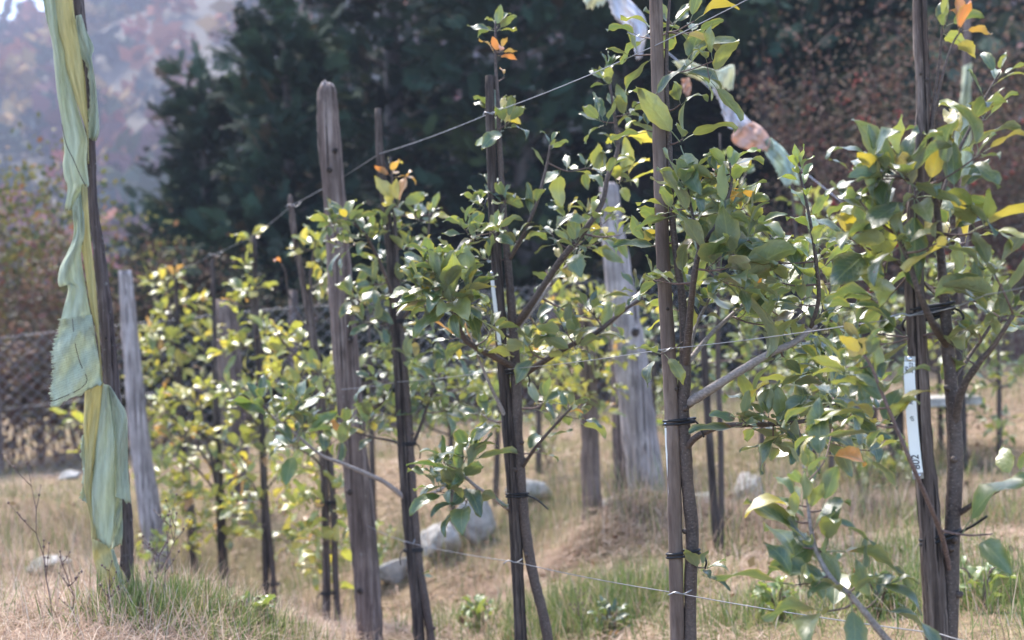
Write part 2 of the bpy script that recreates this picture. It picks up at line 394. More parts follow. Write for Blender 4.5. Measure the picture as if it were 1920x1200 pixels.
# ------------------------------------------------------------------ junipers behind the fence
def frond_template():
    v = []; f = []
    def nd(b, t, w):
        b = np.array(b); t = np.array(t); dv = t-b; s = np.array((-dv[1], dv[0], 0)); s = s/np.linalg.norm(s)*w
        k = len(v); v.extend([b, b+dv*0.45+s, t, b+dv*0.45-s]); f.append((k, k+1, k+2, k+3))
    nd((0, 0, 0), (1, 0, -0.12), 0.05)
    for i in range(6):
        x = 0.1+0.14*i; l = 0.42*(1-0.55*abs(x-0.35))*(1 if i < 5 else .7)
        for s in (-1, 1):
            nd((x, 0, -0.12*x), (x+l*0.75, s*l*0.62, -0.12*x-0.10*l+0.05*math.sin(i*2.1)), 0.055)
    return np.array(v), np.array(f)
FT_V, FT_F = frond_template()
def juniper(px, py, d, h, r, label, seed, n=1700, tone=(0.022, 0.042, 0.028), lean=0.0):
    rs = np.random.RandomState(seed); b = at(px, py, d); base = Vector((b.x, b.y, gz(b.x, b.y)-0.1))
    root = empty('juniper_tree', base, label, 'tree', 'junipers beyond the fence')
    mb = MB(); rng = random.Random(seed)
    tp = [(lean*t*h, 0, h*t) for t in np.linspace(0, 0.97, 9)]
    mb.tube(tp, [0.16*(1-t)*h/7+0.015 for t in np.linspace(0, 0.97, 9)], 7, rng, 0.12)
    limbs = []
    nl = 84
    for i in range(nl):
        t = 0.05+0.92*(i/nl)+rng.uniform(-.01, .01); az = i*2.399+rng.uniform(-.4, .4)
        prof = (1-t)**0.75*(0.72+0.28*math.sin(t*9+seed))*rng.uniform(0.72, 1.15)
        L = max(0.25, r*prof); el = 0.35+0.5*t
        p0 = Vector((lean*t*h, 0, t*h)); pts = []
        for k in range(5):
            s = k/4
            pts.append(p0+Vector((math.cos(az)*L*s, math.sin(az)*L*s, L*(el*s-0.25*s*s))))
        mb.tube(pts, [0.035*(1-s*0.8)*(1.1-t) for s in (0, .25, .5, .75, 1)], 4, None, 0, False)
        limbs.append((pts, L))
    mb.build('trunk', M['cbark'], root)
    wts = np.array([l for _, l in limbs]); wts = wts/wts.sum()
    n = int(n*1.35); pick = rs.choice(nl, n, p=wts); s = rs.beta(2.6, 1.0, n)
    P = np.zeros((n, 3)); D = np.zeros((n, 3))
    for j in range(n):
        pts, L = limbs[pick[j]]; q = s[j]*3.999; k = int(q); a, bq = pts[k], pts[k+1]
        p = a.lerp(bq, q-k); dr = (bq-a).normalized()
        sp = 0.13*L+0.05
        P[j] = np.array(p)+rs.normal(size=3)*np.array((sp, sp, sp*0.75)); dv = np.array(dr)+rs.normal(size=3)*0.55+np.array((0, 0, 0.28)); D[j] = dv/np.linalg.norm(dv)
    S = rs.uniform(0.22, 0.42, n)
    U = rs.normal(size=(n, 3))*0.6+np.array((0, 0, 1.0)); Y = np.cross(U, D); Y /= np.linalg.norm(Y, axis=1)[:, None]; Z = np.cross(D, Y)
    Rm = np.stack([D, Y, Z], -1)
    V = np.einsum('nij,kj->nki', Rm, FT_V)*S[:, None, None]+P[:, None]
    nv = len(FT_V); F = (FT_F[None]+(np.arange(n)*nv)[:, None, None]).reshape(-1, 4)
    lt = rs.uniform(.45, 2.1, nl); cols = np.array(tone)[None]*.85*(lt[pick]*rs.uniform(0.7, 1.35, n))[:, None]; ol = (rs.rand(nl) < .18)[pick]; cols[ol] *= np.array((1.7, 1.25, .8)); br = rs.rand(n) < 0.03; cols[br] = np.array((0.075, 0.055, 0.03))
    obj('crown', mesh_np('crown', V.reshape(-1, 3), F, M['frond'], np.repeat(cols, nv, 0)), root)
    return root
juniper(400, 700, 19.5, 4.35, 1.5, 'slim dark juniper standing alone against the misty hillside, left of the others', 11, 1500)
juniper(560, 700, 17.5, 4.6, 2.0, 'broad juniper just behind the tallest pale split-top post', 12, 1900)
juniper(760, 680, 20.0, 8.2, 2.9, 'tall juniper rising behind the row between the two left stakes', 13, 2300)
juniper(1000, 660, 18.0, 7.4, 2.6, 'dark juniper behind the third apple tree and its top wire', 14, 2200)
juniper(1210, 640, 20.5, 8.6, 2.8, 'dense juniper behind the stake with the string of small flags', 15, 2200)
juniper(1450, 620, 18.5, 7.2, 2.5, 'blue-green juniper behind the peach coloured little flag', 16, 2200)
juniper(1700, 600, 21.0, 8.4, 2.8, 'pale juniper showing above the red berry bush', 17, 2000, (0.045, 0.062, 0.045))
juniper(640, 690, 24.0, 9.5, 3.0, 'far juniper filling the gap left of the tallest ones', 18, 1900)
juniper(900, 660, 25.0, 9.5, 3.2, 'far juniper between the two tall ones in the middle', 19, 1800)
juniper(1320, 640, 25.0, 9.5, 3.2, 'far juniper right of the middle, behind the others', 20, 1800)
juniper(1580, 620, 25.0, 9.5, 3.0, 'far juniper left of the red berry bush', 21, 1800)
juniper(1860, 600, 25.0, 9.0, 3.0, 'far juniper at the right edge behind the red bush', 22, 1600)

for i, px in enumerate((560, 760, 980, 1180, 1440, 1740)):
    juniper(px, 640, 30.0+i % 3, 11.5, 3.6, ['farthest juniper behind the broad one by the thick post', 'farthest juniper behind the tall left pair', 'farthest juniper behind the centre of the row', 'farthest juniper behind the small lilac flag', 'farthest juniper behind the peach flag', 'farthest juniper above the right end of the red bush'][i], 50+i, 1300, (0.018, 0.032, 0.023))

# ------------------------------------------------------------------ shrubs
def shrub(px, py, d, h, rx, cols, label, seed, n=3800, size=0.075, twigmat='redtwig', berries=0, arch=0.25, nst=26, name='shrub', cat='bush'):
    rng = random.Random(seed); rs = np.random.RandomState(seed)
    b = at(px, py, d); root = empty(name, (b.x, b.y, gz(b.x, b.y)-0.05), label, cat)
    mb = MB(); stems = []
    for i in range(nst):
        az = rng.uniform(0, 6.283); L = h*rng.uniform(0.4, 1.05); out = rx*rng.uniform(0.1, .6); bz = Vector((rng.uniform(-.6, .6)*rx, rng.uniform(-.4, .4)*rx, 0))
        pts = []
        for k in range(7):
            s = k/6
            pts.append(bz+Vector((math.cos(az)*out*s**1.2+rng.uniform(-.03, .03)*h, math.sin(az)*out*s**1.2+rng.uniform(-.03, .03)*h, L*(s*(1+arch)-arch*s*s*1.0))))
        stems.append(pts); mb.tube(pts, [0.008*(1-s*0.8) for s in np.linspace(0, 1, 7)], 4, None, 0, False)
        for _ in range(5):
            k = rng.randint(2, 5); p = pts[k]; v = Vector((rng.gauss(0, 1), rng.gauss(0, 1), rng.gauss(0.35, 0.5))).normalized()*rng.uniform(.2, .45)*h*0.6
            tw = [p, p+v*0.5+Vector((0, 0, .03)), p+v]; stems.append([p.lerp(p+v, q/6) for q in range(7)]); mb.tube(tw, [0.0045, 0.003, 0.0018], 3, None, 0, False)
    mb.build('stems', M[twigmat], root)
    P = np.zeros((n, 3))
    for j in range(n):
        st = stems[rng.randrange(len(stems))]; q = rng.betavariate(1.5, 1.1)*5.99; k = int(q); P[j] = st[k].lerp(st[k+1], q-k)
    P += rs.normal(size=(n, 3))*0.075*h/1.6
    P[:, 2] = np.maximum(P[:, 2], 0.02)
    pal = np.array([c[1:] for c in cols]); pr = np.array([c[0] for c in cols]); pr = pr/pr.sum()
    cc = pal[rs.choice(len(pal), n, p=pr)]*rs.uniform(.75, 1.25, (n, 1))
    leaf_cloud('foliage', P, rs.uniform(.7, 1.3, n)*size, cc, M['shrub'], rs, root)
    if berries:
        v = np.array([(1, 0, 0), (0, 1, 0), (-1, 0, 0), (0, -1, 0), (0, 0, 1), (0, 0, -1)], float); f = np.array([(0, 1, 4), (1, 2, 4), (2, 3, 4), (3, 0, 4), (1, 0, 5), (2, 1, 5), (3, 2, 5), (0, 3, 5)])
        B = []
        for j in range(berries//7):
            st = stems[rng.randrange(len(stems))]; k = rng.randint(3, 6); c0 = np.array(st[k]); B.append(c0+rs.normal(size=(7, 3))*0.035)
        B = np.concatenate(B); V = v[None]*0.017+B[:, None]; F = (f[None]+(np.arange(len(B))*6)[:, None, None]).reshape(-1, 3)
        o = obj('berries', mesh_np('berries', V.reshape(-1, 3), F, M['berry'], smooth=True), root); o['kind'] = 'stuff'
    return root
RUST = [(.4, .15, .088, .062), (.08, .19, .08, .058), (.37, .12, .098, .066), (.15, .19, .135, .085)]
OLIVE = [(.4, .15, .15, .05), (.3, .24, .20, .06), (.2, .09, .11, .04), (.1, .26, .12, .05)]
BROWN = [(.4, .10, .058, .04), (.3, .075, .065, .04), (.3, .13, .085, .045)]
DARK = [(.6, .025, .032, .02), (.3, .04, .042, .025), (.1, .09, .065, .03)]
shrub(1725, 620, 15.5, 3.4, 1.5, RUST, 'red-brown berry bush with arching twigs behind the nearest stake', 31, 14000, 0.045, berries=260, nst=46, name='berry_bush')
shrub(1860, 600, 15.0, 3.6, 1.3, RUST, 'rust coloured bush at the right edge behind the pale green flag', 32, 9000, 0.045, berries=120, name='berry_bush')
shrub(95, 720, 15.5, 3.0, 1.0, OLIVE, 'olive yellow bush left of the flag pole, below the misty hill', 33, 4200)
shrub(70, 720, 14.2, 2.1, 1.0, RUST, 'rusty low bush left of the flag pole behind the fence', 34, 4200)
shrub(260, 720, 16.0, 2.2, 1.0, BROWN, 'brown bush in the mist just right of the flag pole', 35, 4600)
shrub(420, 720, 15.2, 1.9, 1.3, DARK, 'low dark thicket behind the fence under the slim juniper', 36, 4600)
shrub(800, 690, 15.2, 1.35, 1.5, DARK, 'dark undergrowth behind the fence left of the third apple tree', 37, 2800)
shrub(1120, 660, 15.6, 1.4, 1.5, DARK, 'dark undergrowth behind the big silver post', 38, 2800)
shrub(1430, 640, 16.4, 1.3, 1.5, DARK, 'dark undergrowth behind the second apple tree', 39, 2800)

# ------------------------------------------------------------------ chain-link fence
def fence():
    top = [(-40, 634, 13), (60, 622, 13), (560, 570, 13), (740, 560, 13), (1300, 505, 15), (1920, 420, 17), (2050, 405, 17.4)]
    P = [at(*p) for p in top]; H = 1.2
    root = empty('chain_link_fence', (P[0].x, P[0].y, P[0].z-H), 'grey chain-link wire fence running behind the orchard rows', 'fence'); o0 = root.location.copy()
    L = [0]
    for a, b in zip(P, P[1:]): L.append(L[-1]+(b-a).length)
    def pos(s):
        s = max(0, min(L[-1]-1e-4, s))
        for i in range(len(P)-1):
            if s <= L[i+1]: return P[i].lerp(P[i+1], (s-L[i])/(L[i+1]-L[i]))
    w = 0.058; rows = 24; rh = H/rows; V = []; F = []; r = 0.0028
    for i in range(int(L[-1]/w)):
        prev = None
        for j in range(rows+1):
            k = i+((j+i) % 2)
            p = pos(k*w)-Vector((0, 0, j*rh))-o0+Vector((0, 0.004*(1 if (j+i) % 2 else -1), 0))
            ring = [p+Vector((0, -r, 0)), p+Vector((r, r*.6, 0)), p+Vector((-r, r*.6, 0))]
            n = len(V); V.extend(ring)
            if prev is not None:
                for q in range(3): F.append((prev+q, prev+(q+1) % 3, n+(q+1) % 3, n+q))
            prev = n
    obj('wire_mesh', mesh_np('wire_mesh', np.array([tuple(v) for v in V]), np.array(F), M['mesh_wire'], smooth=True), root)
    for dz in (0.02, H*0.5, H-0.03):
        mb = MB(); mb.tube([pos(s)-o0-Vector((0, 0, dz)) for s in np.linspace(0, L[-1], 30)], [0.0016]*30, 4); mb.build('line_wire', M['mesh_wire'], root)
    rng = random.Random(3)
    for s in (0.1, 2.55, 5.0, 7.4, 9.6):
        p = pos(s)-o0; mb = MB(); pts = [p+Vector((rng.uniform(-.02, .02), 0.06, z)) for z in (0.12, -0.3, -0.7, -1.2, -1.6)]
        mb.tube(pts, [0.035, .04, .042, .045, .045], 7, rng, .08); mb.build('fence_post', M['post'], root)
fence()

# ------------------------------------------------------------------ boulders
def boulder(px, py, d, w, h, label, seed, dy=0.8):
    rng = random.Random(seed); p = at(px, py, d); rs = np.random.RandomState(seed)
    import bmesh
    bm = bmesh.new()
    for k in range(13):
        v = Vector((rng.gauss(0, 1), rng.gauss(0, 1), rng.gauss(0, 1))).normalized()*rng.uniform(.85, 1.08)
        bm.verts.new(v)
    r = bmesh.ops.convex_hull(bm, input=bm.verts)
    bmesh.ops.delete(bm, geom=[g for g in r['geom_interior'] if isinstance(g, bmesh.types.BMVert)], context='VERTS')
    bmesh.ops.triangulate(bm, faces=bm.faces)
    for _ in range(3): bmesh.ops.subdivide_edges(bm, edges=list(bm.edges), cuts=1, use_grid_fill=True)
    for _ in range(3): bmesh.ops.smooth_vert(bm, verts=list(bm.verts), factor=.5, use_axis_x=True, use_axis_y=True, use_axis_z=True)
    for v in bm.verts: v.co += v.normal*rng.gauss(0, .014)
    ph = rs.uniform(0, 6, 6)
    for v in bm.verts:
        c = v.co.copy(); c *= 1+0.03*math.sin(c.x*7+ph[0])*math.sin(c.y*6+ph[1])+0.025*math.sin(c.z*13+ph[2])*math.sin(c.x*11+ph[3])
        v.co = Vector((c.x*w/2, c.y*w*dy/2, c.z*h*0.7))
    bm.normal_update()
    me = bpy.data.meshes.new('boulder'); bm.to_mesh(me); bm.free()
    me.polygons.foreach_set('use_smooth', [True]*len(me.polygons)); me.materials.append(M['rock'])
    o = obj('boulder', me, None, (p.x, p.y, gz(p.x, p.y)+h*0.38)); o.rotation_euler.z = rng.uniform(-.5, .5)
    return tag(o, label, 'boulder', 'boulders lying behind the front row')
boulder(1410, 955, 8.0, 0.22, 0.23, 'rounded cream boulder right of the second stake', 41)
boulder(1312, 960, 8.2, 0.19, 0.2, 'pale grey boulder close behind the second stake', 42)
boulder(1150, 985, 8.6, 0.38, 0.2, 'grey boulder at the foot of the big silver post', 43)
boulder(895, 1015, 8.4, 0.28, 0.27, 'tall split grey boulder left of the third stake', 44)
boulder(825, 1025, 8.3, 0.34, 0.19, 'low pale boulder left of the tall split one', 45)
boulder(735, 1050, 8.2, 0.26, 0.15, 'pale low boulder between the thick post and the fourth stake', 46)
boulder(1000, 985, 9.4, 0.34, 0.16, 'long grey boulder right of the third stake', 47)
boulder(130, 880, 12.2, 0.2, 0.08, 'small pale stone by the fence left of the flag pole', 48)
boulder(90, 1085, 7.4, 0.26, 0.08, 'low grey stone in dry grass left of the flag pole', 49)
boulder(215, 1080, 7.0, 0.22, 0.09, 'small flat stone hidden by grass behind the flag pole', 50)

# ------------------------------------------------------------------ posts and stakes
def wood_obj(name, px_pts, d, mat, label, cat, group=None, seed=0, seg=12, rough=0.06, top='flat', base_y=None, knots=0, as_child=None):
    """px_pts: (px,py,width_px). runs from top to ground"""
    rng = random.Random(seed)
    pts = [(*at(x, y, d), w/2*d/FPX) for x, y, w in px_pts]
    last, prev = np.array(pts[-1]), np.array(pts[-2])
    zg = gz(last[0], last[1])
    if last[2] > zg-0.1:
        dirv = (last-prev); dirv = dirv/max(1e-6, -dirv[2]); ext = last[2]-(zg-0.15)
        pts.append(tuple(list(last[:3]+dirv[:3]*ext)+[last[3]*1.04]))
    S = catmull(pts, 6)
    # base where it meets the ground
    bi = min(range(len(S)), key=lambda i: abs(S[i][2]-gz(S[i][0], S[i][1])))
    base = Vector(S[bi][:3])
    mb = MB(); c = [Vector(s[:3])-base for s in S]; rr = [s[3]*(1+rng.uniform(-.035, .035)) for s in S]
    if top == 'round':
        c = [c[0]+Vector((0, 0, rr[0]*0.45))]+c; rr = [rr[0]*0.62]+rr
    if top == 'point':
        c = [c[0]+Vector((0, 0, rr[0]*1.5))]+c; rr = [rr[0]*0.3]+rr
    mb.tube(c, rr, seg, rng, rough)
    root = empty(name, base, label, cat, group)
    mb.build('shaft', M[mat], root)
    for k in range(knots):
        i = rng.randint(3, len(c)-4); an = rng.uniform(-2.4, -0.7); r = rr[i]
        p = c[i]+Vector((math.cos(an)*r*.92, math.sin(an)*r*.92, 0)); kb = MB(); o2 = p+Vector((math.cos(an), math.sin(an), .3))*r*0.35
        kb.tube([p-(o2-p)*.5, p, o2], [r*.32, r*.28, r*.14], 7, rng, .1); kb.build('knot', M['stake_dark'], root)
    return root, c, rr, base

def point_at(px, py, d): return at(px, py, d)

STK = {}
def stake(key, pts, d, mat, label, seed, **kw):
    STK[key] = wood_obj('wooden_stake', pts, d, mat, label, 'stake', 'stakes of the front row' if key < 10 else 'stakes of the back rows', seed, **kw)
D = {1: 2.6, 2: 3.35, 3: 4.26, 4: 5.4, 5: 6.8, 6: 8.0, 7: 9.1, 8: 10.2}
stake(1, [(1722, -120, 26), (1724, 0, 27), (1727, 100, 28), (1731, 180, 27), (1726, 290, 28), (1717, 400, 33), (1715, 540, 36), (1722, 680, 36), (1728, 800, 38), (1741, 950, 42), (1752, 1100, 46), (1760, 1220, 48)], D[1], 'stake_grey', 'nearest thick weathered stake carrying a long white name tag', 1, rough=.07, knots=3)
stake(2, [(1228, -90, 24), (1231, 60, 25), (1235, 200, 25), (1238, 330, 26), (1243, 480, 26), (1250, 600, 27), (1257, 730, 27), (1262, 850, 27), (1266, 1000, 27), (1270, 1200, 27)], D[2], 'stake_brown', 'smooth brown stake with two black ties, second from the right', 2, rough=.03, knots=2)
stake(3, [(918, 142, 17), (920, 260, 18), (926, 400, 20), (934, 540, 21), (944, 700, 22), (955, 830, 23), (964, 950, 23), (970, 1060, 23), (977, 1200, 24)], D[3], 'stake_dark', 'dark grey stake near the centre, third from the right', 3, knots=1)
stake(4, [(709, 203, 13), (713, 300, 16), (722, 380, 17), (733, 480, 18), (740, 580, 19), (748, 700, 20), (757, 850, 21), (766, 980, 22), (779, 1110, 22), (788, 1220, 22)], D[4], 'stake_dark', 'thin brown stake just right of the thick post', 4)
stake(5, [(544, 372, 10), (552, 440, 11), (570, 540, 12), (586, 640, 13), (598, 740, 14), (606, 860, 15), (611, 1000, 15), (613, 1190, 16)], D[5], 'stake_grey', 'crooked thin stake just left of the thick post', 5, rough=.1, top='point')
stake(6, [(476, 440, 9), (482, 600, 10), (489, 760, 12), (495, 900, 13), (498, 1060, 13), (499, 1170, 13)], D[6], 'stake_dark', 'slim stake topped by yellow leaves, sixth from the right', 6)
stake(7, [(398, 490, 8), (402, 600, 9), (405, 760, 12), (412, 920, 17), (418, 1060, 19), (421, 1150, 20)], D[7], 'stake_dark', 'pointed blackish stake, seventh from the right', 7, top='point')
stake(8, [(330, 520, 9), (336, 700, 10), (346, 860, 12), (358, 1000, 14), (364, 1100, 14)], D[8], 'stake_dark', 'far dark stake among yellow leaves, just right of the leaning silver post', 8)

post, post_c, post_r, post_b = wood_obj('fence_post', [(613, 166, 34), (614, 200, 40), (618, 270, 44), (628, 380, 43), (637, 520, 45), (648, 660, 49), (658, 780, 50), (670, 900, 51), (682, 1020, 51), (690, 1120, 50), (694, 1210, 50)], 5.85, 'post',
        'tall thick weathered round post with a pale split top', 'post', None, 61, 16, 0.035, 'round', knots=5)
pt = MB(); rg = random.Random(4); c0 = post_c[0]; r0 = post_r[1]
for k in range(9):
    a = k*2.4; rr_ = r0*.55*math.sqrt((k+.5)/9); q = c0+Vector((math.cos(a)*rr_, math.sin(a)*rr_, -.012)); pt.tube([q, q+Vector((0, 0, .012)), q+Vector((rg.uniform(-.004, .004), rg.uniform(-.004, .004), rg.uniform(.014, .026)))], [r0*.3, r0*.28, r0*.12], 6, rg, .2)
tp = pt.build('split_top', M['post_pale'], post); tp['kind'] = 'stuff'; tp['label'] = 'pale splintered end grain'
wood_obj('fence_post', [(234, 507, 24), (238, 560, 29), (250, 700, 34), (265, 850, 40), (285, 980, 44), (305, 1090, 46)], 8.0, 'post_pale', 'leaning silver grey post between the flag pole and the yellow trees', 'post', None, 62, 14, .04)
wood_obj('fence_post', [(425, 560, 40), (432, 700, 44), (445, 860, 46), (455, 1000, 46)], 11.0, 'post', 'broad dim post half hidden behind yellow leaves', 'post', None, 63, 12, .05)
wood_obj('fence_post', [(1142, 350, 34), (1152, 460, 46), (1172, 600, 58), (1190, 740, 66), (1206, 860, 68), (1222, 985, 72)], 8.0, 'post_pale', 'big silver grey post leaning behind the front row, right of centre', 'post', None, 64, 16, .05, 'round', knots=2)
wood_obj('brace_post', [(1150, 560, 34), (1162, 680, 36), (1166, 800, 38), (1170, 950, 40)], 8.5, 'post', 'shorter greyish brace post tucked behind the big silver post', 'post', None, 65, 12, .05)
stake(11, [(1318, 620, 13), (1326, 760, 14), (1334, 880, 15), (1345, 1030, 16)], 6.7, 'stake_dark', 'thin dark back-row stake just right of the second apple trunk', 66)
stake(12, [(1096, 560, 24), (1102, 700, 32), (1107, 860, 36), (1110, 1000, 40)], 7.6, 'stake_brown', 'rough brown stump-like stake left of the big silver post', 67, rough=.12)
stake(13, [(1512, 640, 12), (1516, 760, 13), (1522, 880, 14)], 8.8, 'stake_dark', 'dark back-row stake below the middle of the second apple tree crown', 68)
stake(14, [(1798, 640, 15), (1802, 760, 16), (1806, 870, 17)], 9.0, 'stake_dark', 'dark back-row stake right of the nearest apple trunk', 69)
stake(15, [(1815, -40, 14), (1812, 120, 15), (1808, 300, 16), (1806, 600, 18), (1804, 700, 18)], 11.5, 'post', 'tall far pole flying a pale green flag at the right', 70)

# slab-topped stump in the back row
p = at(1735, 800, 9.2); zb = gz(p.x, p.y); tz = at(1735, 752, 9.2).z
st = empty('slab_table', (p.x, p.y, zb), 'low dark stand with a pale slab top behind the nearest stake', 'stand')
mb = MB(); mb.box((0, 0, tz-zb), 0.56, 0.34, 0.045, 0.05); mb.build('top_slab', M['rock'], st, smooth=False)
for sx in (-0.17, 0.17):
    mb = MB(); mb.tube([(sx, 0, -0.1), (sx*1.02, .01, (tz-zb)*.5), (sx, 0, tz-zb-0.024)], [.055, .05, .055], 8, random.Random(1), .1); mb.build('leg', M['stake_dark'], st)

# ------------------------------------------------------------------ apple leaves (shared shapes)
def leaf_mesh(i, rng):
    L, cols = 8, (-1, -0.55, 0, 0.55, 1)
    bend = rng.choice((0.2, 0.4, 0.6, 0.9, 1.25)) + rng.uniform(-.1, .2); fold = rng.uniform(0.05, 0.55); rip = rng.uniform(0.03, 0.09); ph = rng.uniform(0, 6); fr = rng.uniform(3.2, 5.5)
    tw = rng.uniform(-0.35, 0.35); wd = rng.uniform(0.185, 0.255); skew = rng.uniform(-.04, .04)
    v = []; f = []; uv = []
    x, z = 0.26, 0.03; dx = 1.0/L; a0 = rng.uniform(0.1, 0.35)
    for r in range(L+1):
        u = r/L; ang = a0-bend*u**1.3
        if r: x += math.cos(ang)*dx; z += math.sin(ang)*dx
        w = wd*(math.sin(math.pi*min(1, u*0.985+0.015)**0.82)**0.8)*(1.0 if u < 0.9 else 0.8)
        for c in cols:
            ww = w*(1+(0.07 if r % 2 else -0.05) if abs(c) == 1 else 1)
            y = c*ww; h = fold*abs(y)*0.9 + rip*math.sin(fr*u*2+ph+(1.7 if c > 0 else 0))*abs(c)**2*(0.3+u) + tw*y*u
            nrm = Vector((-math.sin(ang), 0, math.cos(ang)))
            p = Vector((x, y*math.cos(fold*abs(c)*.5)+skew*u, z))+nrm*h
            v.append(p); uv.append((u, (c+1)/2))
    for r in range(L):
        for c in range(4):
            a = r*5+c; f.append((a, a+5, a+6, a+1))
    # petiole
    k = len(v)
    for q, (px_, pz) in enumerate(((0, 0), (0.14, 0.028), (0.27, 0.03))):
        for a in (0, 2.1, 4.2):
            rr = 0.012
            v.append(Vector((px_, math.cos(a)*rr, pz+math.sin(a)*rr))); uv.append((0.02, 0.5))
    for q in range(2):
        for a in range(3):
            b = (a+1) % 3; f.append((k+q*3+a, k+q*3+b, k+(q+1)*3+b, k+(q+1)*3+a))
    me = bpy.data.meshes.new('leaf'); me.from_pydata([tuple(p) for p in v], [], [tuple(reversed(q)) for q in f[:L*4]]+f[L*4:])
    # make sure the blade's upper face looks up
    me.update()
    if sum(p.normal.z for p in me.polygons[:L*4]) < 0: me.flip_normals()
    ul = me.uv_layers.new(name='UVMap')
    for lp in me.loops: ul.data[lp.index].uv = uv[lp.vertex_index]
    me.polygons.foreach_set('use_smooth', [True]*len(me.polygons)); me.materials.append(M['leaf']); return me
_r = random.Random(77)
LEAF = [leaf_mesh(i, _r) for i in range(18)]
PAL_G = [(.44, .040, .070, .034), (.34, .064, .098, .042), (.18, .13, .155, .050), (.03, .27, .22, .04), (.006, .36, .16, .04), (.03, .13, .11, .08)]
PAL_Y = [(.52, .24, .255, .060), (.22, .36, .31, .075), (.19, .10, .135, .045), (.05, .33, .17, .075), (.04, .05, .08, .03)]
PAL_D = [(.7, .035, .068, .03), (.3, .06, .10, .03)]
PAL_P = [(.45, .10, .14, .05), (.25, .20, .21, .06), (.3, .06, .10, .03)]
PAL_L = [(.6, .16, .21, .055), (.4, .10, .15, .04)]
PAL_O = [(.4, .36, .12, .06), (.3, .34, .19, .06), (.3, .22, .19, .06)]
def pick(pal, rng):
    q = rng.random()*sum(p[0] for p in pal)
    for p in pal:
        q -= p[0]
        if q <= 0: break
    k = rng.uniform(.95, 1.5); return (p[1]*k, p[2]*k, p[3]*k, 1)

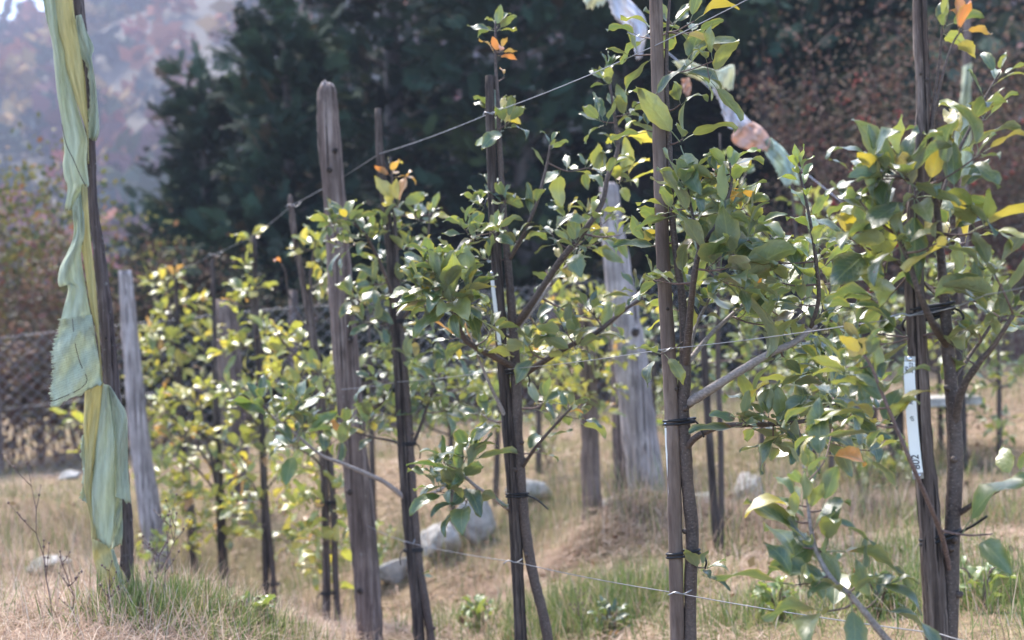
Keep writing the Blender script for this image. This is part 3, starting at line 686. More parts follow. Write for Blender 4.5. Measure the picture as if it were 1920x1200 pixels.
UP = Vector((0, 0, 1)); LEAF_K = 1.16
class Tree:
    def __init__(s, base, label, seed, pal, size, group, name='apple_tree'):
        s.rng = random.Random(seed); s.base = Vector(base); s.pal = pal; s.size = size
        s.root = empty(name, s.base, label, 'tree', group); s.sk = []; s.nleaf = 0; s.over = []
    def leaf(s, parent, p, dv, size, pal=None):
        rng = s.rng; s.nleaf += 1
        dv = dv.normalized(); z = UP-dv*UP.dot(dv)
        z = z.normalized() if z.length > 0.15 else Vector((rng.gauss(0, 1), rng.gauss(0, 1), 0.3)).normalized()
        z = (z-dv*z.dot(dv)).normalized(); y = z.cross(dv)
        a = rng.gauss(0, 0.45); y2 = y*math.cos(a)+z*math.sin(a); z2 = dv.cross(y2)
        mm = Matrix((dv, y2, z2)).transposed().to_4x4(); k = LEAF_K*size*rng.uniform(.75, 1.25)
        me = rng.choice(LEAF); mx = Matrix.Translation(p) @ mm @ Matrix.Diagonal((k, k*rng.uniform(.85, 1.15), k, 1)); col = pick(pal or s.pal, rng)
        if s.nleaf > 300: s.over.append((me, mx, col)); return
        o = bpy.data.objects.new('leaf', me); C.objects.link(o); o.parent = parent
        o.matrix_local = mx; o.color = col
    def finish(s):
        """leaves past the first 300 of a tree: one joined part"""
        if not s.over: return
        V, F, U, K = [], [], [], []; n0 = 0
        for me, mx, col in s.over:
            co = np.empty(len(me.vertices)*3, np.float32); me.vertices.foreach_get('co', co); co = co.reshape(-1, 3); A = np.array(mx)
            V.append(co @ A[:3, :3].T + A[:3, 3]); li = np.empty(len(me.loops), np.int32); me.loops.foreach_get('vertex_index', li); F.append(li.reshape(-1, 4)+n0)
            uv = np.empty(len(me.loops)*2, np.float32); me.uv_layers[0].data.foreach_get('uv', uv); U.append(uv); n0 += len(co); K.append(np.tile(np.array(col[:3]), (len(co), 1)))
        me = mesh_np('foliage', np.concatenate(V), np.concatenate(F), M['leaf_mass'], np.concatenate(K), True)
        ul = me.uv_layers.new(name='UVMap'); ul.data.foreach_set('uv', np.concatenate(U)); o = obj('foliage', me, s.root); o['kind'] = 'stuff'
    def rosette(s, parent, p, ax, n, size, pal=None, a0=.45, a1=1.5):
        rng = s.rng; ax = ax.normalized(); e = ax.orthogonal().normalized(); g_ = ax.cross(e); ph = rng.uniform(0, 6.28)
        for i in range(n):
            az = ph+i*2.4+rng.uniform(-.35, .35); th = a0+(a1-a0)*((i+.5)/n)+rng.uniform(-.25, .25)
            dv = ax*math.cos(th)+(e*math.cos(az)+g_*math.sin(az))*math.sin(th)
            s.leaf(parent, p-ax*0.004*i+dv*0.003, dv, size*(0.72+0.4*(i/n)), pal)
    def wood(s, name, pts, w0, w1, mat, seg=8, rough=.05, radii=None):
        """pts local Vectors (smoothed here)"""
        S = catmull([tuple(p) for p in pts], 5); n = len(S)
        rr = [w0+(w1-w0)*(i/(n-1))**0.9 for i in range(n)] if radii is None else radii(n)
        mb = MB(); mb.tube([Vector(p) for p in S], [r*(1+s.rng.uniform(-.07, .07)) for r in rr], seg, s.rng, rough)
        o = mb.build(name, M[mat], s.root); L = [Vector(p) for p in S]
        for p, r in zip(L, rr): s.sk.append((p, r))
        return o, L
    def along(s, o, L, t0, t1, gap, size, pal=None, tip=4):
        rng = s.rng; n = len(L)-1; acc = 0; az = rng.uniform(0, 6.28); tot = sum((L[i+1]-L[i]).length for i in range(n)); run = 0
        for i in range(n):
            seg = (L[i+1]-L[i]); ln = seg.length
            if ln < 1e-6: continue
            ax = seg/ln; e = ax.orthogonal().normalized(); g_ = ax.cross(e); q = 0
            while q < ln:
                t = (run+q)/tot
                if t0 <= t <= t1 and acc <= 0:
                    th = rng.uniform(.7, 1.25); az += 2.4+rng.uniform(-.3, .3)
                    dv = ax*math.cos(th)+(e*math.cos(az)+g_*math.sin(az))*math.sin(th)+UP*0.15
                    s.leaf(o, L[i]+ax*q, dv, size*(1.1-0.55*max(0, (t-.5)*2)), pal); acc = gap*rng.uniform(.7, 1.3)
                q += 0.008; acc -= 0.008
            run += ln
        if tip: s.rosette(o, L[-1], (L[-1]-L[-2]), tip, size*.62, pal, .2, 1.1)
    def cluster(s, p, n, size=None, pal=None):
        """a twig grown from the nearest older wood out to p, ending in a tuft of n leaves"""
        rng = s.rng; best = None
        for q, r in s.sk:
            dd = (q-p); c = dd.length + (0.5*max(0, q.z-p.z)) + (0.05 if r < 0.0022 else 0)
            if best is None or c < best[0]: best = (c, q, r)
        q, r = best[1], best[2]; v = p-q; L = v.length
        mid = q.lerp(p, .5)+Vector((rng.gauss(0, .05), rng.gauss(0, .05), -.06))*L
        w0 = min(r*.6, 0.0016+0.014*L)
        o, pts = s.wood('branch', [q, mid, p], w0, 0.0013, 'twig', 5, .04)
        size = size or s.size; m_ = n*6//10 if L > .07 else n
        if L > .07: s.along(o, pts, .35, .95, max(.02, L*.6/max(1, n-m_)), size, pal, 0)
        ax = (pts[-1]-pts[-2]).normalized()+UP*0.7
        s.rosette(o, pts[-1], ax, m_, size, pal)

def px_tree(key, d, trunk, branches, clusters, label, seed, pal, size, group='apple trees of the front row', barkmat='bark', trunk_leaves=None, plus=1, lk=1.0):
    """trunk (px,py,width_px[,dd]) from the bottom up; branches dict(p=[(px,py,dd)],w=(w0,w1) px,..)"""
    T3 = [(at(q[0], q[1], d+(q[3] if len(q) > 3 else 0)), q[2]/2*d/FPX) for q in trunk]
    b0 = T3[0][0]; zg = gz(b0.x, b0.y)
    if b0.z > zg-.05:
        dv = b0-T3[1][0]; dv = dv/max(1e-4, -dv.z); e = b0+dv*(b0.z-zg+.1); T3.insert(0, (e, T3[0][1]*1.1))
    base = Vector((T3[0][0].x, T3[0][0].y, gz(T3[0][0].x, T3[0][0].y)))
    t = Tree(base, label, seed, pal, size*lk, group)
    S = catmull([(*(p-base), r) for p, r in T3], 6)
    mb = MB(); P = [Vector(q[:3]) for q in S]; rr = [max(.0012, q[3])*(1+t.rng.uniform(-.06, .06)) for q in S]
    mb.tube(P, rr, 10, t.rng, .05)
    for _ in range(7):           # pruning scars
        i = t.rng.randint(4, int(len(P)*.6)); an = t.rng.uniform(0, 6.28); o_ = Vector((math.cos(an), math.sin(an), .35)); r = rr[i]
        mb.tube([P[i]+o_*r*.6, P[i]+o_*r*1.25, P[i]+o_*r*1.55], [r*.5, r*.42, r*.2], 6, t.rng, .1)
    o = mb.build('trunk', M[barkmat], t.root)
    for p, r in zip(P, rr):
        if (p+base).z > zg+.25: t.sk.append((p, r))
    if trunk_leaves: t.along(o, P, *trunk_leaves)
    for b in branches:
        pts = [at(q[0], q[1], d+(q[2] if len(q) > 2 else 0))-base for q in b['p']]
        w0, w1 = b.get('w', (10, 3)); k = d/FPX/2
        bo, L = t.wood('branch', pts, w0*k, w1*k, b.get('mat', 'bark'), 8, .05)
        if 'lv' in b: t.along(bo, L, *b['lv'][:3], b.get('size', size), b.get('pal'), b.get('tip', 4))
        elif b.get('tip'): t.rosette(bo, L[-1], L[-1]-L[-2], b['tip'], b.get('size', size), b.get('pal'))
    for c in clusters:
        x, y, n = c[:3]; dd = c[3] if len(c) > 3 and c[3] is not None else t.rng.uniform(-.16, .16)
        t.cluster(at(x, y, d+dd)-base-Vector((0, 0, .022)), n+plus if n > 2 else n, c[4] if len(c) > 4 else None, c[5] if len(c) > 5 else None)
    t.finish(); return t

# --- nearest tree
px_tree(1, D[1], [(1780, 1300, 34), (1781, 1190, 33), (1784, 1050, 31), (1787, 960, 30), (1791, 880, 30), (1790, 790, 29), (1783, 720, 26), (1777, 650, 24), (1771, 560, 20), (1764, 480, 17), (1757, 400, 14), (1750, 345, 11), (1742, 295, 9), (1748, 210, 6), (1762, 110, 5), (1768, 40, 4), (1775, -20, 3)],
 [dict(p=[(1744, 285, 0), (1752, 215, -.02), (1768, 140, -.03), (1785, 85, -.03), (1803, 55, -.03)], w=(7, 3), tip=5, pal=PAL_O, size=.045),
  dict(p=[(1777, 650, 0), (1748, 605, -.05), (1722, 545, -.08), (1702, 485, -.08), (1682, 440, -.08)], w=(17, 8), lv=(.75, 1, .03)),
  dict(p=[(1765, 560, 0), (1730, 528, .03), (1692, 500, .04), (1655, 470, .03)], w=(9, 5), lv=(.6, 1, .03)),
  dict(p=[(1790, 800, 0), (1802, 735, -.03), (1832, 685, -.06), (1865, 645, -.08), (1900, 590, -.1)], w=(18, 8), lv=(.7, 1, .04)),
  dict(p=[(1788, 710, 0), (1815, 672, .03), (1848, 625, .04), (1868, 590, .04)], w=(9, 5), lv=(.7, 1, .03)),
  dict(p=[(1784, 1085, 0), (1770, 1020, -.03), (1757, 980, -.06), (1738, 935, -.09), (1706, 862, -.12), (1680, 800, -.12), (1656, 742, -.12), (1636, 692, -.12), (1620, 665, -.12)], w=(11, 5), lv=(.72, 1, .028), mat='twig'),
  dict(p=[(1775, 1330, 0), (1705, 1240, -.08), (1660, 1196, -.1), (1625, 1152, -.1), (1590, 1112, -.1), (1560, 1086, -.1), (1536, 1045, -.1), (1522, 1000, -.1), (1515, 950, -.1), (1512, 905, -.1), (1506, 872, -.1)], w=(16, 4), lv=(.6, 1, .022), size=.066, mat='pale_bark'),
  dict(p=[(1795, 965, 0), (1830, 942, -.03), (1862, 925, -.05), (1910, 895, -.06)], w=(12, 6), tip=4),
  dict(p=[(1756, 400, 0), (1785, 310, .02), (1820, 238, .02), (1848, 182, .02), (1875, 135, .02)], w=(8, 4), lv=(.4, 1, .03)),
  dict(p=[(1752, 370, 0), (1736, 356, -.04), (1718, 345, -.06), (1690, 332, -.08), (1650, 330, -.08)], w=(8, 4), lv=(.3, 1, .022), size=.08)],
 [(1715, 345, 5, -.08, .078), (1610, 350, 4, -.08, .078), (1650, 392, 5, -.06, .07), (1680, 425, 5, -.1), (1640, 480, 6, .02, .066, PAL_Y), (1700, 300, 4, -.1, .075), (1790, 275, 4), (1845, 200, 4), (1800, 335, 5, None, .078), (1838, 262, 5), (1850, 400, 5, None, .085, PAL_Y), (1810, 430, 4), (1860, 480, 5), (1755, 430, 2),
  (1600, 560, 4, .05), (1650, 540, 4, .05), (1640, 600, 5, .03), (1610, 620, 5, 0), (1560, 780, 4, .05), (1630, 820, 4, .03), (1590, 420, 4, 0), (1600, 300, 3, -.05), (1680, 280, 3, -.05), (1640, 270, 3, -.08), (1800, 500, 4, .06), (1835, 520, 4, .05), (1780, 400, 3, .05),
  (1835, 600, 5), (1806, 640, 3), (1862, 560, 5), (1645, 690, 4, -.1), (1585, 662, 6, -.08), (1602, 735, 5, -.06), (1640, 770, 4, -.1), (1560, 720, 4, 0), (1772, 20, 4, 0, .045), (1738, 235, 2, 0, .04),
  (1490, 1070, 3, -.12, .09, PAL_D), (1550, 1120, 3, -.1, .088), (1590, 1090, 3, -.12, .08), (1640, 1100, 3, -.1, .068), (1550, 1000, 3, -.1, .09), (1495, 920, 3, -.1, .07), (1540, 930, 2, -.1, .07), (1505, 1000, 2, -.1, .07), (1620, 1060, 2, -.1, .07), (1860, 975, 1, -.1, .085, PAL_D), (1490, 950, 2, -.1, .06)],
 'nearest young apple tree with big glossy leaves, at the right edge', 101, PAL_G, .060, plus=1)
# --- second tree
px_tree(2, D[2], [(1297, 1300, 24), (1294, 1200, 24), (1295, 1090, 24), (1298, 1000, 25), (1288, 900, 25), (1284, 830, 26), (1280, 770, 25), (1284, 700, 23), (1284, 640, 19), (1279, 560, 15), (1268, 480, 13), (1260, 400, 12), (1256, 320, 12), (1254, 260, 12), (1250, 180, 9), (1250, 90, 7), (1255, 10, 5), (1258, -30, 4)],
 [dict(p=[(1285, 690, 0), (1293, 600, -.06), (1300, 530, -.1), (1312, 470, -.12), (1340, 428, -.14), (1362, 400, -.14)], w=(16, 6), lv=(.7, 1, .035)),
  dict(p=[(1312, 470, -.12), (1302, 420, -.12), (1292, 370, -.1), (1288, 330, -.1)], w=(8, 4), lv=(.3, 1, .03)),
  dict(p=[(1340, 428, -.14), (1362, 380, -.12), (1372, 340, -.12), (1368, 305, -.12)], w=(7, 4), lv=(.3, 1, .026), pal=PAL_L),
  dict(p=[(1288, 757, 0), (1340, 725, -.04), (1400, 688, -.07), (1445, 662, -.08), (1492, 640, -.08), (1530, 608, -.08)], w=(19, 10), lv=(.75, 1, .035), mat='pale_bark'),
  dict(p=[(1520, 618, -.08), (1535, 560, -.1), (1530, 490, -.12), (1520, 420, -.13), (1508, 360, -.13), (1498, 318, -.13)], w=(9, 4), lv=(.15, 1, .026), pal=PAL_L, tip=6),
  dict(p=[(1285, 842, 0), (1308, 818, -.04), (1350, 800, -.08), (1400, 796, -.1), (1450, 795, -.1), (1520, 786, -.1), (1565, 755, -.1)], w=(14, 6), lv=(.4, 1, .03)),
  dict(p=[(1290, 680, 0), (1328, 632, .05), (1370, 592, .08), (1425, 540, .1)], w=(11, 6), lv=(.6, 1, .03), mat='pale_bark'),
  dict(p=[(1286, 700, 0), (1296, 650, .04), (1305, 610, .06), (1330, 560, .08)], w=(10, 5), mat='pale_bark', lv=(.5, 1, .035)),
  dict(p=[(1283, 640, 0), (1262, 655, -.08), (1235, 665, -.1)], w=(4, 2), tip=4)],
 [(1262, 25, 5), (1200, 50, 4), (1185, 85, 2), (1300, 40, 2), (1295, 110, 4), (1335, 95, 2, -.1, .085), (1330, 130, 2, -.1, .09), (1275, 175, 2), (1215, 165, 2, -.05), (1212, 225, 2), (1280, 240, 3, -.05, .085), (1300, 20, 2, None, .085),
  (1280, 330, 5), (1320, 325, 6), (1358, 325, 6, None, .06, PAL_O), (1255, 372, 5), (1335, 378, 5), (1392, 372, 6), (1300, 420, 4), (1235, 400, 3), (1212, 440, 3), (1405, 430, 5), (1372, 480, 5, -.16, .1), (1432, 465, 4), (1270, 480, 4), (1225, 505, 3), (1340, 470, 4, -.16, .09), (1262, 560, 3, None, None, PAL_Y), (1395, 520, 3, -.16, .1),
  (1425, 530, 4), (1465, 510, 4), (1490, 590, 4), (1550, 560, 5), (1500, 490, 4), (1565, 510, 4), (1470, 650, 3), (1585, 600, 5), (1545, 450, 3), (1580, 650, 4),
  (1390, 765, 4), (1440, 760, 5), (1490, 740, 6), (1545, 700, 6), (1500, 805, 4), (1450, 810, 4), (1560, 790, 5), (1600, 750, 5), (1580, 815, 4), (1625, 790, 4), (1560, 650, 5), (1520, 830, 3), (1418, 745, 3), (1320, 1045, 4, -.03, .045), (1530, 660, 5), (1500, 690, 5), (1570, 720, 5), (1470, 780, 4), (1600, 690, 5), (1620, 720, 4), (1540, 760, 5), (1500, 550, 4), (1440, 590, 4), (1400, 560, 4), (1300, 520, 3), (1310, 380, 5), (1340, 310, 5), (1380, 350, 5), (1420, 400, 4)],
 'second apple tree from the right, leaning full crown over a knobbly brown trunk', 102, PAL_G, .062, plus=2)
# --- third tree
px_tree(3, D[3], [(1032, 1225, 20), (1018, 1150, 20), (1000, 1080, 20), (986, 1000, 20), (976, 900, 20), (970, 800, 20), (967, 700, 20), (961, 600, 17), (953, 500, 14), (946, 420, 12), (941, 350, 11), (937, 280, 10), (934, 200, 8), (929, 110, 5), (929, 40, 3)],
 [dict(p=[(968, 610, 0), (1000, 565, -.05), (1050, 490, -.1), (1092, 438, -.12), (1128, 382, -.12), (1140, 330, -.12), (1158, 282, -.12), (1154, 230, -.12), (1146, 175, -.12), (1140, 128, -.12)], w=(15, 4), lv=(.5, 1, .05)),
  dict(p=[(968, 620, 0), (998, 580, .05), (1040, 525, .08), (1080, 480, .1)], w=(10, 6), mat='pale_bark', lv=(.6, 1, .04)),
  dict(p=[(953, 490, 0), (985, 432, -.04), (1008, 375, -.06), (1024, 315, -.06), (1032, 272, -.06)], w=(9, 4), lv=(.4, 1, .05)),
  dict(p=[(970, 715, 0), (1000, 690, -.05), (1065, 650, -.1), (1120, 622, -.12), (1170, 582, -.14), (1205, 558, -.14)], w=(13, 6), lv=(.3, 1, .05)),
  dict(p=[(977, 880, 0), (1005, 838, -.06), (1045, 792, -.1), (1072, 764, -.12)], w=(8, 4), lv=(.5, 1, .05)),
  dict(p=[(966, 690, 0), (925, 668, -.08), (890, 650, -.12), (868, 630, -.14), (852, 590, -.15), (846, 560, -.16)], w=(14, 7), lv=(.7, 1, .05)),
  dict(p=[(955, 955, 0), (920, 930, -.05), (890, 910, -.08), (858, 880, -.1)], w=(9, 5), mat='pale_bark', lv=(.6, 1, .04), pal=PAL_D),
  dict(p=[(952, 790, 0), (925, 735, -.04), (905, 690, -.06), (890, 655, -.08)], w=(8, 4), mat='pale_bark')],
 [(830, 530, 14, -.3, .095), (850, 560, 8, -.3, .09), (790, 530, 7, -.28, .085), (880, 530, 7, -.26, .085), (820, 480, 7, -.25, .08), (800, 500, 6, -.2), (862, 500, 7, -.2), (872, 560, 5, -.18), (790, 560, 4, -.15), (882, 610, 4), (842, 620, 4), (905, 640, 4), (922, 600, 4), (800, 470, 5, -.15), (850, 460, 5, -.15),
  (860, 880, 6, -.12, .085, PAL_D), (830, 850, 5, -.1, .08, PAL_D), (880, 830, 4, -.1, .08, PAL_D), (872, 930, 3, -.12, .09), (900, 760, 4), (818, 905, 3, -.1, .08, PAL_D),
  (932, 190, 5), (952, 215, 4, -.04, .065), (925, 235, 2), (930, 35, 4, None, .05), (938, 80, 3, 0, .05, PAL_O), (945, 130, 1, 0, .05, PAL_O), (920, 345, 4), (898, 372, 4), (948, 360, 4), (895, 425, 5), (965, 435, 3), (868, 408, 4), (930, 415, 3), (905, 470, 3),
  (1100, 300, 5), (1142, 305, 5), (1172, 325, 4, None, .08, PAL_Y), (1060, 388, 5), (1100, 385, 5), (1142, 395, 5), (1080, 440, 5), (1030, 415, 4), (1122, 440, 4), (1162, 425, 4), (1060, 475, 4), (1035, 510, 3), (1135, 135, 3, -.12, .05), (1180, 195, 4), (1125, 210, 3), (1180, 235, 3, None, None, PAL_Y),
  (1060, 600, 4), (1100, 560, 4), (1145, 590, 4), (1192, 528, 5), (1010, 600, 5), (1032, 640, 4), (990, 630, 5), (1080, 640, 4), (1000, 660, 3), (1062, 755, 4), (1022, 735, 3), (1010, 830, 2), (1090, 770, 3)],
 'third apple tree, at the centre, with a tall bare leader above its stake', 103, PAL_G, .057, plus=3)
# --- fourth tree
px_tree(4, D[4], [(815, 1245, 16), (801, 1150, 16), (786, 1060, 16), (776, 950, 16), (769, 850, 16), (763, 750, 15), (754, 650, 13), (747, 560, 11), (742, 450, 8), (737, 360, 5), (732, 295, 3)],
 [dict(p=[(749, 590, 0), (722, 515, -.08), (702, 470, -.12), (680, 432, -.15), (650, 415, -.16), (618, 410, -.18)], w=(8, 4), lv=(.5, 1, .04)),
  dict(p=[(750, 610, 0), (785, 540, -.05), (800, 470, -.05), (806, 400, -.05)], w=(7, 3), lv=(.4, 1, .06)),
  dict(p=[(760, 935, 0), (722, 905, -.05), (680, 885, -.1), (640, 868, -.12), (600, 852, -.14), (556, 815, -.16), (510, 780, -.18)], w=(10, 4), mat='pale_bark', lv=(.6, 1, .04), pal=PAL_D),
  dict(p=[(772, 965, 0), (800, 932, -.03), (830, 915, -.05), (856, 890, -.05)], w=(9, 4), mat='pale_bark', tip=4, pal=PAL_D),
  dict(p=[(768, 850, 0), (788, 800, .03), (803, 755, .05), (820, 710, .05)], w=(8, 4), lv=(.6, 1, .05)),
  dict(p=[(766, 840, 0), (740, 828, .04), (690, 818, .06), (655, 806, .06)], w=(6, 3), lv=(.6, 1, .05)),
  dict(p=[(752, 640, 0), (720, 600, .03), (690, 575, .05), (668, 560, .05)], w=(6, 3), lv=(.4, 1, .05))],
 [(618, 408, 6, -.2), (650, 398, 5, -.18), (685, 430, 5, -.15), (640, 448, 4, -.16), (702, 418, 4), (742, 405, 4), (700, 478, 4), (722, 540, 5), (690, 560, 5), (680, 590, 5), (660, 545, 3), (780, 398, 4), (812, 388, 4), (770, 450, 5), (760, 515, 4), (790, 620, 5), (750, 600, 4), (718, 640, 5), (772, 660, 5), (812, 690, 5), (840, 655, 4), (790, 740, 5), (832, 760, 5), (760, 720, 3), (700, 700, 4), (862, 740, 4), (880, 700, 4),
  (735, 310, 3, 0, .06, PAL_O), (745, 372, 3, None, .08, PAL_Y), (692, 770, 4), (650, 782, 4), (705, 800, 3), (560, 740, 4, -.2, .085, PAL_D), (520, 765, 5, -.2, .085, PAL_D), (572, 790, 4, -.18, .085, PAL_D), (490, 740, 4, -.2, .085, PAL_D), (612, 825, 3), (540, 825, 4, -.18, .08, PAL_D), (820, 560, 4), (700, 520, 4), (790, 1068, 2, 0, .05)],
 'fourth apple tree, dense glossy crown just right of the thick post', 104, PAL_G, .063, plus=3)
# --- yellowing trees of the same row
px_tree(5, D[5], [(636, 1200, 12), (629, 1080, 12), (625, 950, 12), (618, 850, 11), (606, 750, 9), (594, 650, 7), (582, 540, 5), (588, 470, 4), (596, 440, 3)],
 [dict(p=[(622, 900, 0), (590, 860, -.1), (560, 840, -.15), (530, 810, -.2)], w=(5, 3), lv=(.4, 1, .05)),
  dict(p=[(600, 700, 0), (560, 670, -.05), (530, 640, -.1), (515, 615, -.1)], w=(5, 3), lv=(.3, 1, .05)),
  dict(p=[(595, 650, 0), (545, 560, .1), (535, 510, .1), (528, 495, .1)], w=(4, 2), tip=1, pal=PAL_O),
  dict(p=[(606, 750, 0), (630, 690, .1), (645, 640, .1)], w=(5, 3), lv=(.3, 1, .05))],
 [(592, 442, 5), (604, 480, 5), (565, 455, 4), (598, 520, 4), (612, 550, 3), (560, 640, 7), (530, 620, 6), (510, 655, 6), (600, 690, 5), (640, 650, 4), (560, 700, 6), (522, 690, 6), (640, 780, 4), (560, 860, 6), (600, 880, 4), (640, 905, 4), (572, 920, 6), (600, 1000, 4), (570, 985, 5), (622, 1090, 3), (590, 940, 4), (560, 780, 6), (530, 860, 5), (590, 800, 4), (545, 740, 5), (575, 1020, 4), (650, 960, 3), (590, 1060, 4), (560, 940, 5), (610, 960, 4), (645, 1010, 3)],
 'yellowing apple tree on the crooked stake left of the thick post', 105, PAL_Y, .074, plus=4)
px_tree(6, D[6], [(516, 1170, 11), (512, 1080, 11), (503, 980, 10), (496, 900, 9), (490, 800, 8), (484, 700, 6), (476, 600, 5), (466, 520, 3), (470, 450, 2)],
 [dict(p=[(500, 960, 0), (470, 900, -.1), (440, 850, -.1)], w=(5, 3), lv=(.3, 1, .06)), dict(p=[(490, 800, 0), (450, 760, -.1), (425, 720, -.1)], w=(5, 3), lv=(.3, 1, .06)), dict(p=[(498, 920, 0), (530, 880, 0), (555, 850, 0)], w=(4, 2), lv=(.3, 1, .06))],
 [(470, 440, 4), (460, 490, 4), (450, 540, 6), (482, 530, 4), (440, 562, 6), (480, 600, 5), (450, 640, 6), (500, 612, 5), (420, 650, 5), (500, 700, 6), (460, 720, 6), (430, 722, 6), (530, 770, 5), (480, 790, 6), (450, 830, 6), (500, 840, 6), (520, 880, 5), (470, 880, 6), (540, 930, 5), (440, 882, 6), (430, 790, 5), (480, 930, 4), (560, 1000, 3), (450, 930, 5), (520, 950, 5), (470, 980, 4), (540, 1010, 4), (430, 940, 5), (500, 1000, 3)],
 'yellow-green apple tree on the slim sixth stake', 106, PAL_Y, .076, plus=5)
px_tree(7, D[7], [(428, 1152, 10), (424, 1060, 10), (416, 960, 9), (400, 880, 8), (385, 800, 6), (372, 740, 4), (365, 690, 2)],
 [dict(p=[(412, 930, 0), (370, 880, -.1), (330, 850, -.1)], w=(5, 3), lv=(.3, 1, .06)), dict(p=[(400, 880, 0), (350, 810, .1), (310, 770, .1)], w=(5, 3), lv=(.3, 1, .06))],
 [(330, 740, 6), (370, 760, 6), (302, 742, 5), (350, 800, 6), (400, 810, 6), (312, 800, 6), (282, 822, 5), (380, 850, 6), (342, 870, 6), (420, 860, 5), (300, 880, 6), (360, 920, 6), (330, 940, 6), (400, 930, 5), (440, 960, 4), (292, 950, 5), (272, 900, 4), (390, 720, 5), (420, 760, 5), (340, 985, 5), (380, 970, 5), (310, 1000, 5), (360, 1020, 4), (400, 990, 5), (440, 1000, 4), (280, 1000, 4), (420, 910, 5), (330, 905, 5)],
 'bright yellow-green apple tree with a low crown on the blackish stake', 107, PAL_Y, .080, plus=6)
px_tree(8, D[8], [(372, 1105, 9), (366, 1000, 9), (352, 880, 8), (340, 760, 6), (328, 660, 5), (318, 580, 4), (315, 520, 2)],
 [dict(p=[(345, 800, 0), (380, 720, 0), (385, 640, 0)], w=(5, 3), lv=(.3, 1, .06)), dict(p=[(335, 720, 0), (300, 660, 0), (280, 620, 0)], w=(5, 3), lv=(.3, 1, .06))],
 [(280, 520, 5), (310, 540, 5), (342, 560, 5), (300, 580, 6), (350, 600, 6), (280, 612, 6), (322, 630, 6), (372, 620, 5), (290, 660, 5), (342, 680, 5), (262, 640, 4), (330, 512, 4), (382, 560, 5), (310, 690, 6), (280, 700, 5), (360, 660, 5), (400, 610, 4), (300, 760, 5), (330, 830, 5), (290, 860, 5), (360, 900, 5), (310, 930, 4), (270, 780, 5), (260, 700, 4)],
 'misty orange-tinged apple tree farthest along the front row', 108, PAL_Y, .080, plus=6)
px_tree(9, 9.4, [(205, 1010, 7), (195, 920, 7), (178, 850, 5), (160, 800, 3)], [],
 [(130, 770, 4), (160, 792, 4), (182, 830, 4), (150, 840, 3), (200, 780, 4), (170, 880, 3), (215, 850, 3)],
 'small sapling with yellow leaves just left of the flag pole', 109, PAL_Y, .085, 'apple trees of the back rows')

# --- back rows: same kind of tree, looser
def back_tree(base, d, top, ell, n, label, seed, pal, size=.075, wpx=12, leaves=5):
    rng = random.Random(seed); (bx, by), (tx, ty), (cx, cy, rx, ry) = base, top, ell
    tr = [(bx, by, wpx), (bx*.75+tx*.25, by*.75+ty*.25, wpx*.95), (bx*.5+tx*.5+rng.uniform(-6, 6), by*.5+ty*.5, wpx*.75), (bx*.2+tx*.8+rng.uniform(-6, 6), by*.2+ty*.8, wpx*.5), (tx, ty, wpx*.2)]
    br = []
    for i in range(5):
        s = rng.uniform(.4, .8); x0, y0 = bx+(tx-bx)*s, by+(ty-by)*s; sx = (1 if i % 2 else -1)
        x1 = cx+sx*rx*rng.uniform(.4, .8); y1 = y0-abs(ry)*rng.uniform(.15, .5); dd = rng.uniform(-.25, .25)
        br.append(dict(p=[(x0, y0, 0), ((x0+x1)/2, (y0+y1)/2+10, dd*.5), (x1, y1, dd)], w=(wpx*.45, wpx*.2), lv=(.4, 1, .06)))
    cl = []
    while len(cl) < n:
        a, b = rng.uniform(-1, 1), rng.uniform(-1, 1)
        if a*a+b*b < 1: cl.append((cx+a*rx, cy+b*ry, leaves, rng.uniform(-.35, .35)))
    return px_tree(0, d, tr, br, cl, label, seed, pal, size, 'apple trees of the back rows', plus=3, lk=.82)
back_tree((1352, 1038), 6.75, (1350, 250), (1350, 520, 95, 230), 30, 'back-row apple tree rising behind the second tree, right of the second trunk', 121, PAL_P)
back_tree((1528, 885), 8.8, (1480, 300), (1490, 470, 100, 170), 30, 'back-row apple tree behind the pale upright shoot of the second tree', 122, PAL_P)
back_tree((1118, 1008), 7.65, (1085, 520), (1095, 640, 95, 150), 30, 'back-row apple tree with yellowish leaves on the rough brown stake', 123, PAL_Y)
back_tree((1690, 960), 8.6, (1660, 800), (1655, 865, 75, 60), 20, 'low bushy back-row tree under the nearest tree, left of the white tag', 124, PAL_P)
back_tree((850, 965), 9.0, (830, 640), (835, 760, 110, 110), 26, 'back-row apple tree between the third and fourth trees', 125, PAL_P)
back_tree((700, 950), 9.2, (690, 560), (690, 690, 90, 140), 24, 'back-row apple tree directly behind the thick post', 126, PAL_P)
back_tree((1808, 870), 9.05, (1800, 440), (1800, 560, 85, 130), 28, 'back-row apple tree right of the nearest trunk', 127, PAL_P)
back_tree((1430, 880), 9.6, (1425, 560), (1420, 670, 110, 80), 26, 'back-row apple tree low behind the second tree branches', 128, PAL_P)
back_tree((1640, 820), 10.0, (1640, 540), (1640, 640, 90, 100), 24, 'back-row apple tree far behind the nearest tree', 129, PAL_P)
back_tree((1010, 900), 10.2, (1010, 600), (1000, 690, 100, 90), 22, 'back-row apple tree far behind the third tree', 130, PAL_Y)

back_tree((1230, 930), 9.8, (1225, 560), (1215, 660, 80, 110), 24, 'back-row apple tree half hidden right behind the big silver post', 131, PAL_P)
back_tree((930, 930), 9.5, (940, 560), (930, 650, 80, 100), 22, 'back-row apple tree straight behind the third trunk', 132, PAL_P)
back_tree((1560, 940), 7.8, (1555, 620), (1560, 720, 80, 90), 22, 'back-row apple tree behind the lowest branch of the second tree', 133, PAL_P)

